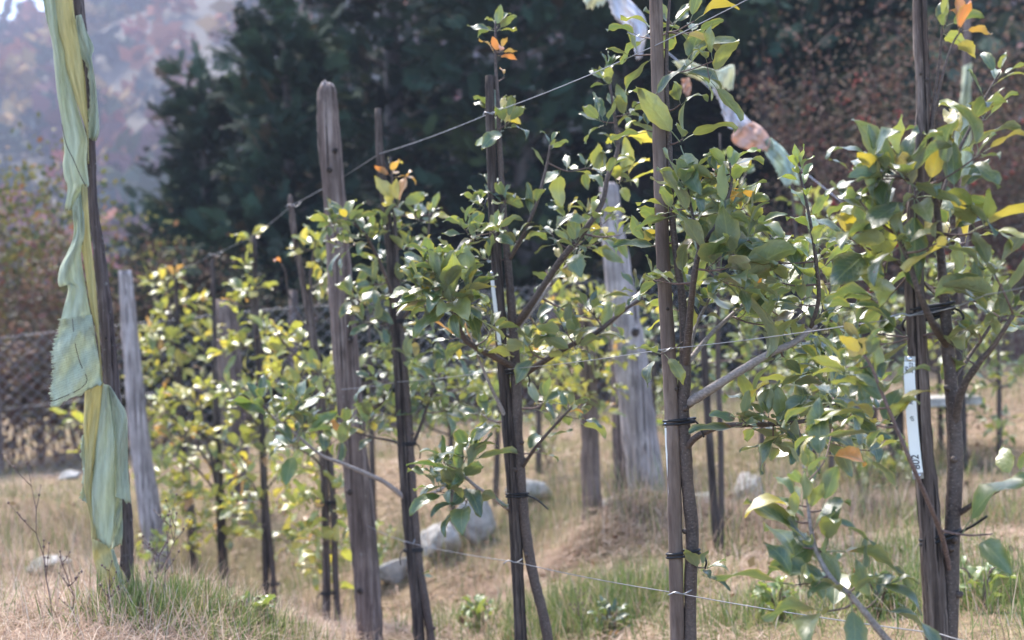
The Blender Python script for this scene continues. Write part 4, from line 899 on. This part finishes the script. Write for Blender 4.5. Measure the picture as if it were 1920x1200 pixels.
back_tree((1765, 905), 9.6, (1760, 560), (1755, 700, 70, 110), 22, 'back-row apple tree behind the nearest stake and its white tag', 134, PAL_P)
back_tree((1875, 900), 9.3, (1868, 560), (1870, 720, 60, 130), 22, 'back-row apple tree at the right edge of the view', 135, PAL_P)

# ------------------------------------------------------------------ ties, wire clips, tags
def tie(root_t, px, py, d, w, tilt=0.0, tail=None, off=0.0):
    """black rubber figure-of-eight round stake and trunk; a part of the stake"""
    root = root_t[0]; base = root_t[3]; c = at(px, py, d)-base; mb = MB(); W = w/2*d/FPX
    for k in (-1, 1):
        pts = []
        for i in range(25):
            a = 2*math.pi*i/24
            pts.append(c+Vector((math.cos(a)*W, math.sin(a)*W*0.55, k*0.0035+tilt*math.cos(a)*W+off*math.sin(a)*.01)))
        mb.tube(pts, [0.0028]*25, 6)
    if not tail:
        k_ = 1 if (int(px)+int(py)) % 2 else -1; tail = [(px+k_*w*.49, py, d), (px+k_*w*.62, py+5, d-.012), (px+k_*w*.7, py+16, d-.016), (px+k_*w*.66, py+28, d-.012)]
    if tail:
        T = catmull([tuple(at(*q)-base) for q in tail], 5); mb.tube([Vector(q) for q in T], [.0022]*len(T), 5)
    mb.build('tie', M['rubber'], root)
tie(STK[1], 1745, 578, 2.6, 88, .12); tie(STK[1], 1748, 592, 2.62, 80, .2); tie(STK[1], 1763, 1006, 2.6, 76, .25, [(1790, 1003, 2.57), (1825, 985, 2.54), (1850, 968, 2.52)])
tie(STK[2], 1274, 790, 3.35, 60, .05, [(1290, 785, 3.3), (1302, 788, 3.28), (1312, 800, 3.28), (1320, 820, 3.28)]); tie(STK[2], 1281, 1038, 3.35, 62, .1)
tie(STK[3], 962, 697, 4.26, 44, 0); tie(STK[3], 970, 928, 4.26, 42, 0, [(984, 928, 4.25), (1005, 936, 4.24), (1028, 955, 4.23)]); tie(STK[3], 936, 370, 4.26, 38, 0)
tie(STK[4], 752, 602, 5.4, 34, 0); tie(STK[4], 763, 832, 5.4, 36, 0); tie(STK[4], 775, 1031, 5.4, 36, 0)
tie(STK[5], 620, 942, 6.8, 34, 0); tie(STK[5], 618, 1112, 6.8, 34, 0); tie(STK[6], 508, 1096, 8.0, 34, 0)

def clip(root_t, px, py, d, l=26):
    base = root_t[3]; mb = MB(); p = [at(px-l, py+4, d-.03)-base, at(px-8, py-2, d-.035)-base, at(px+6, py+2, d-.035)-base, at(px+l, py-6, d-.03)-base]
    mb.tube([Vector(q) for q in catmull([tuple(a) for a in p], 3)], [.0016]*10, 5); mb.build('wire_clip', M['wire'], root_t[0])
clip(STK[1], 1700, 590, 2.58, 30); clip(STK[2], 1240, 657, 3.33, 20); clip(STK[2], 1275, 1112, 3.33, 22); clip(STK[3], 962, 1053, 4.24, 18); clip(STK[3], 918, 212, 4.24, 12); clip(STK[4], 768, 1017, 5.38, 10); clip(STK[5], 550, 385, 6.78, 14)
clip(STK[7], 402, 478, 9.05, 14)

def text_mesh(s, size, name):
    cu = bpy.data.curves.new(name, 'FONT'); cu.body = s; cu.size = size; cu.extrude = 0.00015; cu.offset = size*0.012; cu.shear = 0.15
    cu.align_x = 'LEFT'; cu.align_y = 'CENTER'
    o = bpy.data.objects.new(name, cu); C.objects.link(o); bpy.context.view_layer.update()
    me = bpy.data.meshes.new_from_object(o.evaluated_get(bpy.context.evaluated_depsgraph_get()))
    bpy.data.objects.remove(o); bpy.data.curves.remove(cu); me.materials.clear(); me.materials.append(M['ink']); return me
def name_tag(root_t, cpts, d, wpx):
    """long plastic strip riveted to the stake: cpts centre line from bottom to top (px,py)"""
    root = root_t[0]; base = root_t[3]; P = [at(x, y, d)-base for x, y in cpts]; S = [Vector(q) for q in catmull([tuple(p) for p in P], 6)]
    n = len(S); W = wpx/2*d/FPX; side = Vector((0.97, -0.22, 0)).normalized()
    def strip(i0, i1, off, th, mat, name, par):
        v = []; f = []
        for i in range(i0, i1+1):
            t = (S[min(i+1, n-1)]-S[max(i-1, 0)]).normalized(); s_ = (side-t*side.dot(t)).normalized(); nr = s_.cross(t)
            for a, b in ((-1, 0), (1, 0), (1, 1), (-1, 1)): v.append(S[i]+s_*W*a+nr*(off+th*b))
        for i in range(i1-i0):
            for k in range(4): f.append((i*4+k, i*4+(k+1) % 4, i*4+4+(k+1) % 4, i*4+4+k))
        f += [(3, 2, 1, 0), tuple((i1-i0)*4+k for k in range(4))]
        mb = MB(); mb.add(v, f); o = mb.build(name, M[mat], par, smooth=False); return o
    tagp = strip(0, n-1, 0, .0012, 'tin', 'name_tag', root)
    tagp['label'] = 'long white plastic name tag with handwritten marks'
    strip(int(n*.09), int(n*.91), .0022, .0008, 'white', 'label_strip', tagp)
    def frame(i):
        t = (S[min(i+1, n-1)]-S[max(i-1, 0)]).normalized(); s_ = (side-t*side.dot(t)).normalized(); return S[i], t, s_, s_.cross(t)
    for i in (int(n*.045), n-1-int(n*.045)):
        p, t, s_, nr = frame(i); mb = MB(); c = p+nr*.0012; mb.tube([c, c+nr*.002, c+nr*.004], [.005, .0048, .002], 10); mb.build('rivet', M['steel'], tagp)
    return tagp, frame, n, W
tg, frame, nT, WT = name_tag(STK[1], [(1722, 898), (1717, 860), (1711, 800), (1707, 740), (1705, 700), (1706, 668)], 2.57, 20)
for s_, i, offs, size in (('802', .12, .0, .016), ('ch', .42, .0, .009), ('Relala', .53, .0, .0095), ('M9', .80, -.42, .0085), ('2023', .80, .35, .0085)):
    p, t, sd, nr = frame(int(nT*i)); me = text_mesh(s_, size, 'lettering'); o = obj('lettering', me, tg)
    # reads upwards along the strip
    mm = Matrix((t, -sd, nr)).transposed().to_4x4()
    o.matrix_local = Matrix.Translation(p+nr*.0034+sd*WT*offs) @ mm
name_tag(STK[2], [(1259, 965), (1256, 900), (1252, 840), (1250, 795)], 3.345, 8)
name_tag(STK[3], [(938, 655), (932, 600), (926, 550), (922, 512)], 4.235, 7)

# ------------------------------------------------------------------ trellis wires
def wire(pts, label, r=.0013, sag=.0):
    P = [at(*p) for p in pts]; base = P[-1]; mb = MB(); Q = []
    for a, b in zip(P, P[1:]):
        for k in range(8):
            t = k/8; q = a.lerp(b, t); q.z -= sag*4*t*(1-t); Q.append(q-base)
    Q.append(P[-1]-base); mb.tube(Q, [r]*len(Q), 6)
    return tag(mb.build('trellis_wire', M['wire'], None, base), label, 'wire', 'wires strung along the front row')
wire([(2150, -430, 2.15), (1735, -185, 2.57), (1236, 82, 3.32), (920, 212, 4.235), (712, 288, 5.38), (546, 386, 6.78), (476, 440, 7.98), (398, 478, 9.08), (330, 508, 10.18)], 'topmost trellis wire, slanting down across the dark junipers', .0012, .006)
wire([(2000, 512, 2.3), (1850, 552, 2.45), (1735, 588, 2.56), (1245, 655, 3.325), (950, 692, 4.235), (746, 716, 5.38), (640, 730, 5.8)], 'middle trellis wire through the crowns of the nearer trees', .0009, .004)
wire([(1990, 1240, 2.3), (1760, 1188, 2.56), (1268, 1112, 3.325), (968, 1054, 4.235), (768, 1018, 5.38), (690, 986, 5.8)], 'lowest trellis wire above the straw, tied to the thick post', .0011, .004)

# ------------------------------------------------------------------ flag pole and prayer flags
PD = 4.4
pole = wood_obj('flag_pole', [(142, -40, 22), (150, 40, 22), (163, 150, 19), (170, 280, 18), (174, 380, 18), (187, 480, 22), (200, 600, 26), (208, 700, 27), (220, 790, 26), (232, 900, 22), (238, 1000, 24), (236, 1080, 26), (228, 1140, 26)], PD, 'pole', 'crooked dark pole wrapped by long prayer flags at the left', 'pole', None, 81, 12, .08, knots=3)
def resample(pts, n):
    P = [np.array(q, float) for q in catmull(pts, 8)] if len(pts) > 2 else [np.array(q, float) for q in pts]
    L = [0]
    for a, b in zip(P, P[1:]): L.append(L[-1]+np.linalg.norm(b-a))
    return [np.array([np.interp(s, L, [p[k] for p in P]) for k in range(2)]) for s in np.linspace(0, L[-1], n)]
def cloth(name, left, rgt, d, mat, parent, base, bulge=.02, wav=.008, seed=0, fray=0.0, rows=44, cols=12, lean=0.0):
    rng = random.Random(seed); A, B = resample(left, rows), resample(rgt, rows); v = []; uv = []; f = []
    p1, p2, p3 = (rng.uniform(0, 6) for _ in range(3))
    for i in range(rows):
        for j in range(cols):
            s = j/(cols-1); q = A[i]*(1-s)+B[i]*s; t = i/(rows-1)
            fr = fray*(rng.uniform(-1, 1) if j in (0,) else 0)
            dd = d - bulge*math.sin(math.pi*s) + wav*math.sin(5*s+3*t*4+p1) + wav*.7*math.sin(11*s+7*t+p2) + wav*.35*math.sin(23*s-13*t+p3) + lean*t
            tear = 0
            if i == rows-1: tear = rng.uniform(-5, 5)*min(1, wav/.008)
            dd += wav*.6*abs(math.sin(9*s*1.3+2.2*t+p3))*(1 if s > .2 else 0)
            v.append(at(q[0]+fr, q[1]+tear, dd)-base); uv.append((s, t))
    for i in range(rows-1):
        for j in range(cols-1):
            a = i*cols+j; f.append((a, a+cols, a+cols+1, a+1))
    mb = MB(); mb.add(v, f); o = mb.build(name, M[mat], parent)
    ul = o.data.uv_layers.new(name='UVMap')
    for lp in o.data.loops: ul.data[lp.index].uv = uv[lp.vertex_index]
    so = o.modifiers.new('thickness', 'SOLIDIFY'); so.thickness = .0012; so.offset = 0
    return o
def seam(pts, d, parent, base, mat='stake_dark', r=.0011):
    mb = MB(); S = catmull([tuple(at(x, y, d)-base) for x, y in pts], 5); mb.tube([Vector(q) for q in S], [r]*len(S), 4); mb.build('seam', M[mat], parent)
fb = at(200, 1110, PD)
pf = empty('prayer_flag', fb, 'long faded green and yellow prayer flag hanging torn down the left pole', 'flag')
cloth('yellow_panel', [(100, -30), (104, 20), (110, 60), (120, 92), (124, 125), (136, 165), (151, 212), (163, 252), (165, 305)], [(134, -30), (139, 25), (147, 75), (156, 125), (161, 170), (164, 220), (166, 260), (166, 285), (167, 305)], PD-.065, 'yellow', pf, fb, .02, .006, 1)
g1 = cloth('green_panel', [(78, -20), (86, 30), (98, 80), (103, 130), (108, 180), (116, 230), (121, 285), (118, 305), (121, 335), (127, 350), (121, 392)], [(108, -20), (114, 60), (126, 115), (138, 170), (151, 220), (163, 262), (162, 300), (165, 330), (166, 350), (150, 366), (143, 388)], PD-.05, 'green', pf, fb, .02, .008, 2)
seam([(116, 232), (124, 270), (138, 300), (150, 328), (161, 349)], PD-.085, g1, fb)
cloth('torn_panel', [(142, 30), (143, 60), (150, 102), (164, 128), (168, 188), (165, 215), (168, 258)], [(152, 27), (162, 58), (176, 90), (172, 108), (180, 165), (186, 243), (180, 260)], PD-.05, 'green', pf, fb, .015, .008, 3, 2)
cloth('yellow_panel', [(154, 345), (150, 400), (150, 440), (159, 500), (170, 575), (184, 640), (189, 722)], [(163, 345), (166, 400), (171, 460), (179, 530), (184, 600), (188, 655), (193, 722)], PD-.06, 'yellow', pf, fb, .012, .004, 4)
cloth('green_panel', [(136, 388), (138, 440), (128, 470), (113, 500), (109, 525), (112, 538), (124, 530), (128, 545), (120, 575), (113, 605)], [(152, 362), (157, 400), (158, 440), (152, 470), (154, 500), (159, 530), (163, 555), (168, 580), (172, 600), (176, 620)], PD-.07, 'green', pf, fb, .02, .008, 5)
g3 = cloth('printed_panel', [(113, 598), (106, 630), (97, 655), (100, 690), (95, 720), (97, 764)], [(172, 590), (178, 630), (184, 665), (188, 690), (191, 706), (193, 719)], PD-.075, 'green_print', pf, fb, .03, .008, 6, 5, 110, 18)
seam([(136, 598), (140, 640), (150, 680), (163, 712), (145, 732), (100, 752)], PD-.108, g3, fb)
cloth('yellow_panel', [(160, 722), (157, 800), (160, 860), (158, 915), (168, 965), (172, 1012)], [(194, 718), (188, 770), (182, 820), (178, 870), (176, 930), (182, 1014)], PD-.055, 'yellow', pf, fb, .012, .005, 7)
cloth('green_panel', [(192, 720), (186, 790), (176, 860), (172, 930), (176, 985), (182, 1010)], [(203, 722), (212, 780), (217, 850), (216, 930), (212, 990), (207, 1030)], PD-.062, 'green', pf, fb, .018, .006, 8)
cloth('green_panel', [(203, 722), (211, 790), (216, 850), (216, 900), (215, 935)], [(206, 724), (226, 755), (238, 784), (240, 880), (246, 944)], PD-.05, 'green', pf, fb, .022, .007, 9)
cloth('torn_panel', [(215, 928), (213, 960), (211, 1000), (209, 1030)], [(229, 936), (229, 965), (230, 990), (229, 1018)], PD-.03, 'green', pf, fb, .01, .008, 10)
cloth('torn_panel', [(156, 815), (152, 850), (156, 890), (150, 935)], [(164, 815), (164, 850), (166, 890), (170, 950)], PD-.03, 'green', pf, fb, .005, .006, 13, 3)
cloth('yellow_panel', [(173, 1010), (175, 1045), (184, 1075), (196, 1100), (212, 1113)], [(208, 1026), (216, 1045), (226, 1065), (236, 1085), (239, 1112)], PD-.06, 'yellow', pf, fb, .03, .008, 11)
cloth('green_panel', [(208, 1030), (215, 1060), (224, 1090), (232, 1114)], [(213, 1030), (222, 1058), (231, 1088), (240, 1112)], PD-.1, 'green', pf, fb, .005, .002, 12)
cloth('yellow_panel', [(238, 1092), (244, 1110), (250, 1128)], [(252, 1090), (262, 1104), (272, 1132)], PD-.04, 'yellow', pf, fb, .02, .01, 14)

# string of small flags slung between the trees behind the row
SD = 6.2; sb = at(1480, 330, SD)
ps = empty('flag_string', sb, 'slanting string of small faded flags behind the second tree', 'flags')
mb = MB(); Q = catmull([tuple(at(x, y, SD)-sb) for x, y in ((1060, -60), (1150, 10), (1230, 80), (1330, 165), (1400, 235), (1480, 300), (1580, 380))], 6); mb.tube([Vector(q) for q in Q], [.002]*len(Q), 5); mb.build('cord', M['fl_white'], ps)
cloth('small_flag', [(1092, -40), (1095, 0), (1100, 18)], [(1130, -45), (1140, -10), (1133, 8)], SD, 'fl_cream', ps, sb, .02, .02, 21, 2, 20, 10)
cloth('small_flag', [(1138, -10), (1150, 30), (1180, 60), (1188, 90), (1192, 112)], [(1160, -20), (1200, 20), (1212, 45), (1210, 75), (1204, 105)], SD, 'fl_lilac', ps, sb, .02, .025, 22, 2, 24, 12)
cloth('small_flag', [(1262, 115), (1280, 135), (1310, 150), (1330, 160), (1345, 168)], [(1290, 112), (1310, 122), (1345, 132), (1376, 122), (1374, 168)], SD, 'fl_cream', ps, sb, .02, .02, 23, 2, 22, 12)
cloth('small_flag', [(1335, 165), (1350, 195), (1356, 220), (1370, 245)], [(1345, 163), (1372, 188), (1395, 215), (1412, 232)], SD, 'fl_lilac', ps, sb, .02, .03, 24, 2, 22, 12)
cloth('small_flag', [(1376, 246), (1372, 262), (1385, 275), (1410, 282)], [(1412, 228), (1430, 240), (1444, 262), (1440, 282)], SD, 'fl_peach', ps, sb, .03, .015, 25, 1, 22, 12)
cloth('small_flag', [(1436, 262), (1434, 285), (1455, 320), (1470, 350)], [(1446, 258), (1470, 280), (1490, 310), (1500, 345)], SD, 'fl_mint', ps, sb, .02, .025, 26, 2, 22, 12)
cloth('small_flag', [(1278, 148), (1280, 165), (1285, 178)], [(1292, 146), (1296, 160), (1294, 175)], SD+.05, 'fl_peach', ps, sb, .01, .01, 27, 1, 12, 8)
fg = at(1808, 330, 11.4)
rf = empty('tall_flag', fg, 'narrow pale green flag on the tall far pole at the right', 'flag')
cloth('green_panel', [(1806, 125), (1800, 200), (1786, 280), (1790, 335)], [(1822, 118), (1820, 200), (1822, 280), (1824, 330)], 11.4, 'green', rf, fg, .04, .03, 28, 2, 30, 12)

# ------------------------------------------------------------------ grass, straw, weeds
def blades(name, X, Y, Hh, Wd, lean, cols, rs, label, z0=None, droop=0.5):
    n = len(X); Z = gz_np(X, Y) + (0 if z0 is None else z0)
    az = rs.uniform(0, 2*np.pi, n); dx, dy = np.cos(az), np.sin(az)
    base = np.stack([X, Y, Z-0.005], -1); sd = np.stack([-dy, dx, np.zeros(n)], -1)
    V = []
    for t, w in ((0, 1.0), (0.4, .9), (0.75, .6), (1.0, .08)):
        a = lean+droop*t*lean
        p = base + np.stack([dx*np.sin(a)*Hh*t, dy*np.sin(a)*Hh*t, np.cos(np.minimum(a, 1.65))*Hh*t], -1)
        V += [p-sd*(Wd*w)[:, None], p+sd*(Wd*w)[:, None]]
    V = np.stack(V, 1); F = np.array([(0, 1, 3, 2), (2, 3, 5, 4), (4, 5, 7, 6)])
    F = (F[None]+(np.arange(n)*8)[:, None, None]).reshape(-1, 4)
    o = obj(name, mesh_np(name, V.reshape(-1, 3), F, M['grass'], np.repeat(cols, 8, 0)))
    return tag(o, label, 'grass', None, 'stuff')
rs = np.random.RandomState(9)
def frustum(n, d0, d1, wide=.42):
    d = np.exp(rs.uniform(math.log(d0), math.log(d1), n)); return rs.uniform(-wide, wide, n)*d, d
STRAW = np.array([(.50, .365, .26), (.42, .285, .20), (.56, .45, .345), (.31, .20, .14)]); GREEN = np.array([(.13, .19, .05), (.19, .23, .065), (.085, .14, .035), (.30, .30, .11)])
def patch(X, Y): return np.sin(X*1.7+1.2*np.sin(Y*.9)+.5)+np.sin(Y*1.3+X*.6+2.0)+.6*np.sin(X*4.1+Y*3.3)
# cut straw lying about
X, Y = frustum(85000, 3.0, 13); k = patch(X, Y) < 1.1; X, Y = X[k], Y[k]; n = len(X)
blades('straw', X, Y, rs.uniform(.06, .2, n), rs.uniform(.0009, .0018, n)*np.clip(Y/5, .8, 2), rs.uniform(.9, 1.5, n), STRAW[rs.choice(4, n)]*rs.uniform(.75, 1.2, (n, 1)), rs, 'pale cut straw lying over the orchard floor', rs.uniform(0, .03, n))
# meadow grass, greener in patches
X, Y = frustum(60000, 3.2, 14); k = patch(X, Y) > .45; X, Y = X[k], Y[k]; n = len(X)
blades('meadow_grass', X, Y, rs.uniform(.03, .11, n), rs.uniform(.0009, .0017, n)*np.clip(Y/5, .8, 2), rs.uniform(.2, 1.2, n), np.where(rs.rand(n, 1) < .68, GREEN[rs.choice(4, n)], STRAW[rs.choice(4, n)])*rs.uniform(.75, 1.2, (n, 1)), rs, 'short green and yellow grass between the rows')
# raked heaps of hay
HX_, HY_, HZ_ = [], [], []
for (px, py, d, sx, n, h) in [(1050, 1000, 7.3, .5, 3600, .08), (950, 1025, 7.6, .3, 1800, .10), (1480, 985, 7.2, .5, 2600, .10), (1600, 960, 7.6, .5, 2200, .10), (1720, 930, 7.6, .45, 2000, .12), (700, 1165, 6.4, .35, 1500, .06), (560, 1150, 7.6, .4, 1500, .07), (860, 1110, 6.9, .4, 1600, .07)]:
    c = at(px, py, d); a = rs.normal(size=(n, 2)); HX_.append(c.x+a[:, 0]*sx*.5); HY_.append(c.y+a[:, 1]*sx*.4); HZ_.append(h*np.exp(-(a**2).sum(1)*.6)*rs.uniform(.2, 1, n))
X, Y, Z_ = map(np.concatenate, (HX_, HY_, HZ_)); n = len(X)
blades('hay_heaps', X, Y, rs.uniform(.08, .22, n), rs.uniform(.0012, .0022, n), rs.uniform(1.0, 1.6, n), STRAW[rs.choice(4, n)]*rs.uniform(.6, 1.1, (n, 1)), rs, 'low heaps of raked brown hay behind the front row', Z_)
# tufts
TUFT = [(1130, 1095, 6.0, .42, 2600, .2), (1060, 1130, 5.8, .4, 1100, .15), (1800, 1090, 4.9, .5, 2600, .17), (1700, 1020, 5.8, .5, 1000, .13), (1820, 960, 7, .6, 900, .18), (350, 1175, 4.2, .34, 2400, .13), (440, 1190, 4.3, .28, 1700, .12), (260, 1175, 4.2, .16, 250, .10), (530, 1200, 4.7, .25, 600, .10), (620, 990, 9, .8, 900, .2), (900, 1170, 6.4, .5, 800, .14), (1620, 900, 9, .8, 900, .25), (1400, 1150, 5.2, .4, 700, .16)]
TX, TY, TH = [], [], []
for (px, py, d, sp, n, h) in TUFT:
    c = at(px, py, d); TX.append(c.x+rs.normal(size=n)*sp*.4); TY.append(c.y+rs.normal(size=n)*sp*.4); TH.append(rs.uniform(.4, 1.1, n)*h)
X, Y, H_ = map(np.concatenate, (TX, TY, TH)); n = len(X)
blades('green_tufts', X, Y, H_, rs.uniform(.0012, .0024, n), rs.uniform(.05, .75, n), np.where(rs.rand(n, 1) < .8, GREEN[rs.choice(4, n)], STRAW[rs.choice(4, n)])*rs.uniform(.8, 1.25, (n, 1)), rs, 'tufts of longer green grass along the bank and behind the stakes')
# dry bank in front, at the left
n = 14000; X = rs.uniform(-2.2, -.2, n); Y = rs.uniform(3.4, 5.4, n)
blades('bank_grass', X, Y, rs.uniform(.05, .2, n), rs.uniform(.0006, .0012, n), rs.uniform(.2, 1.4, n), STRAW[rs.choice(4, n)]*rs.uniform(.7, 1.2, (n, 1)), rs, 'dry tangled grass on the bank at the foot of the flag pole', droop=.8)
# tall pale stems behind
X, Y = frustum(22000, 6.5, 13.5); k = (patch(X+3, Y) > -.2); X, Y = X[k], Y[k]; n = len(X)
blades('tall_stems', X, Y, rs.uniform(.1, .36, n), rs.uniform(.0009, .0018, n), rs.uniform(.05, .6, n), np.where(rs.rand(n, 1) < .4, GREEN[rs.choice(4, n)], STRAW[rs.choice(4, n)])*rs.uniform(.6, 1.05, (n, 1)), rs, 'thin dry grass stems standing between the back rows')

n = 700; X, Y = frustum(n, 5.2, 11); P = np.stack([X, Y, gz_np(X, Y)+rs.uniform(.01, .05, n)], -1)
fl = leaf_cloud('fallen_leaves', P, rs.uniform(.025, .055, n), np.array([(.17, .10, .06), (.26, .19, .09), (.12, .07, .045), (.22, .13, .06)])[rs.choice(4, n)], M['shrub'], rs)
tag(fl, 'brown and yellow fallen leaves scattered in the straw', 'leaves', None, 'stuff')
def low_plant(px, py, d, h, label, seed, pal):
    p = at(px, py, d); z = gz(p.x, p.y); t = Tree((p.x, p.y, z), label, seed, pal, .05, 'leafy seedlings in the grass', 'seedling'); t.root['category'] = 'plant'
    for i in range(5):
        a = t.rng.uniform(0, 6.28); q = Vector((math.cos(a)*h*.45, math.sin(a)*h*.45, h*t.rng.uniform(.7, 1.1)))
        o, L = t.wood('stem', [Vector((0, 0, -.03)), q*.5+Vector((0, 0, .04)), q], .004, .0015, 'twig', 5); t.along(o, L, .2, 1, .035, .055, None, 4)
for i, (px, py, d, h, lab) in enumerate([(700, 1000, 8.2, .28, 'leafy green seedling right of the thick post foot'), (1620, 920, 8.2, .3, 'leafy pale seedling left of the nearest stake foot'), (1700, 900, 8.6, .26, 'leafy pale seedling behind the nearest stake foot'), (600, 1010, 8.8, .3, 'green seedling behind the crooked thin stake'), (270, 1010, 7.6, .32, 'green seedling beside the leaning silver post'), (1030, 880, 10.5, .4, 'olive seedling in the field behind the third trunk'), (1260, 850, 10.8, .4, 'olive seedling in the field right of the big silver post')]):
    low_plant(px, py, d, h, lab, 300+i, PAL_P if i % 2 else PAL_L)
for i, (px, py, d, h, lab) in enumerate([(1460, 1160, 5.0, .10, 'small broad-leaved weed in straw right of the second trunk'), (1650, 1170, 4.7, .11, 'small broad-leaved weed left of the nearest stake foot'), (1840, 1150, 4.5, .12, 'small broad-leaved weed at the bottom right corner'), (1560, 1110, 5.3, .10, 'small broad-leaved weed behind the lowest leafy shoot'), (900, 1150, 6.2, .11, 'small broad-leaved weed between the third and fourth stakes'), (1150, 1160, 5.6, .12, 'small broad-leaved weed left of the second stake'), (470, 1185, 4.4, .08, 'small broad-leaved weed on the bank below the slim stakes')]):
    low_plant(px, py, d, h, lab, 340+i, PAL_D if i % 2 else PAL_L)
def weed(px, py, d, h, label, seed, lean=.0):
    rng = random.Random(seed); p = at(px, py, d); z = gz(p.x, p.y); root = empty('dry_weed', (p.x, p.y, z), label, 'weed', 'dry weeds on the bank'); mb = MB()
    st = [Vector((lean*h*t+rng.uniform(-.006, .006), rng.uniform(-.006, .006), h*t)) for t in np.linspace(0, 1, 8)]; mb.tube([st[0]-Vector((0, 0, .03))]+st, [.0014]*4+[.0011]*3+[.0007]*2, 5)
    tips = [st[-1]]
    for i in range(7):
        k = rng.randint(2, 6); v = Vector((rng.uniform(-1, 1), rng.uniform(-.6, .6), rng.uniform(.5, 1.2))).normalized()*h*rng.uniform(.12, .3)
        mb.tube([st[k], st[k]+v*.5+Vector((0, 0, -.004)), st[k]+v], [.0011, .0009, .0006], 4); tips.append(st[k]+v); tips.append(st[k]+v*.6)
    mb.build('stem', M['twig'], root)
    for t in tips:
        s = MB(); r = rng.uniform(.002, .004); s.tube([t-Vector((0, 0, r)), t, t+Vector((0, 0, r*.9))], [r*.4, r, r*.4], 6); s.build('seed_head', M['twig'], root)
weed(100, 1150, 4.1, .42, 'tall dark seeding weed left of the flag pole', 1, -.12)
weed(200, 1165, 4.05, .16, 'short dry weed just in front of the flag pole foot', 2, .1)
weed(300, 1150, 4.2, .27, 'thin dry weed right of the flag pole foot', 3, .2)
weed(150, 1170, 4.0, .2, 'small brown weed between the pole and the tall weed', 4, -.2)
weed(280, 1140, 4.5, .3, 'leaning reddish weed against the leaning silver post', 5, .3)
weed(1100, 1190, 5.4, .22, 'brown seeding weed right of the third trunk', 6, -.15)

# ------------------------------------------------------------------ air
mbz = MB(); mbz.box((0, 205, 72), 620, 500, 152)
hz = NT('mist'); vol = hz.n('VolumePrincipled'); vol.inputs['Color'].default_value = (.33, .36, .47, 1); vol.inputs['Density'].default_value = 0.0019; vol.inputs['Anisotropy'].default_value = 0.2
hz.l(vol.outputs[0], hz.out.inputs['Volume'])
ho = mbz.build('haze', hz.m, smooth=False); tag(ho, 'thin bluish mist hanging in the valley air', 'haze', kind='stuff')
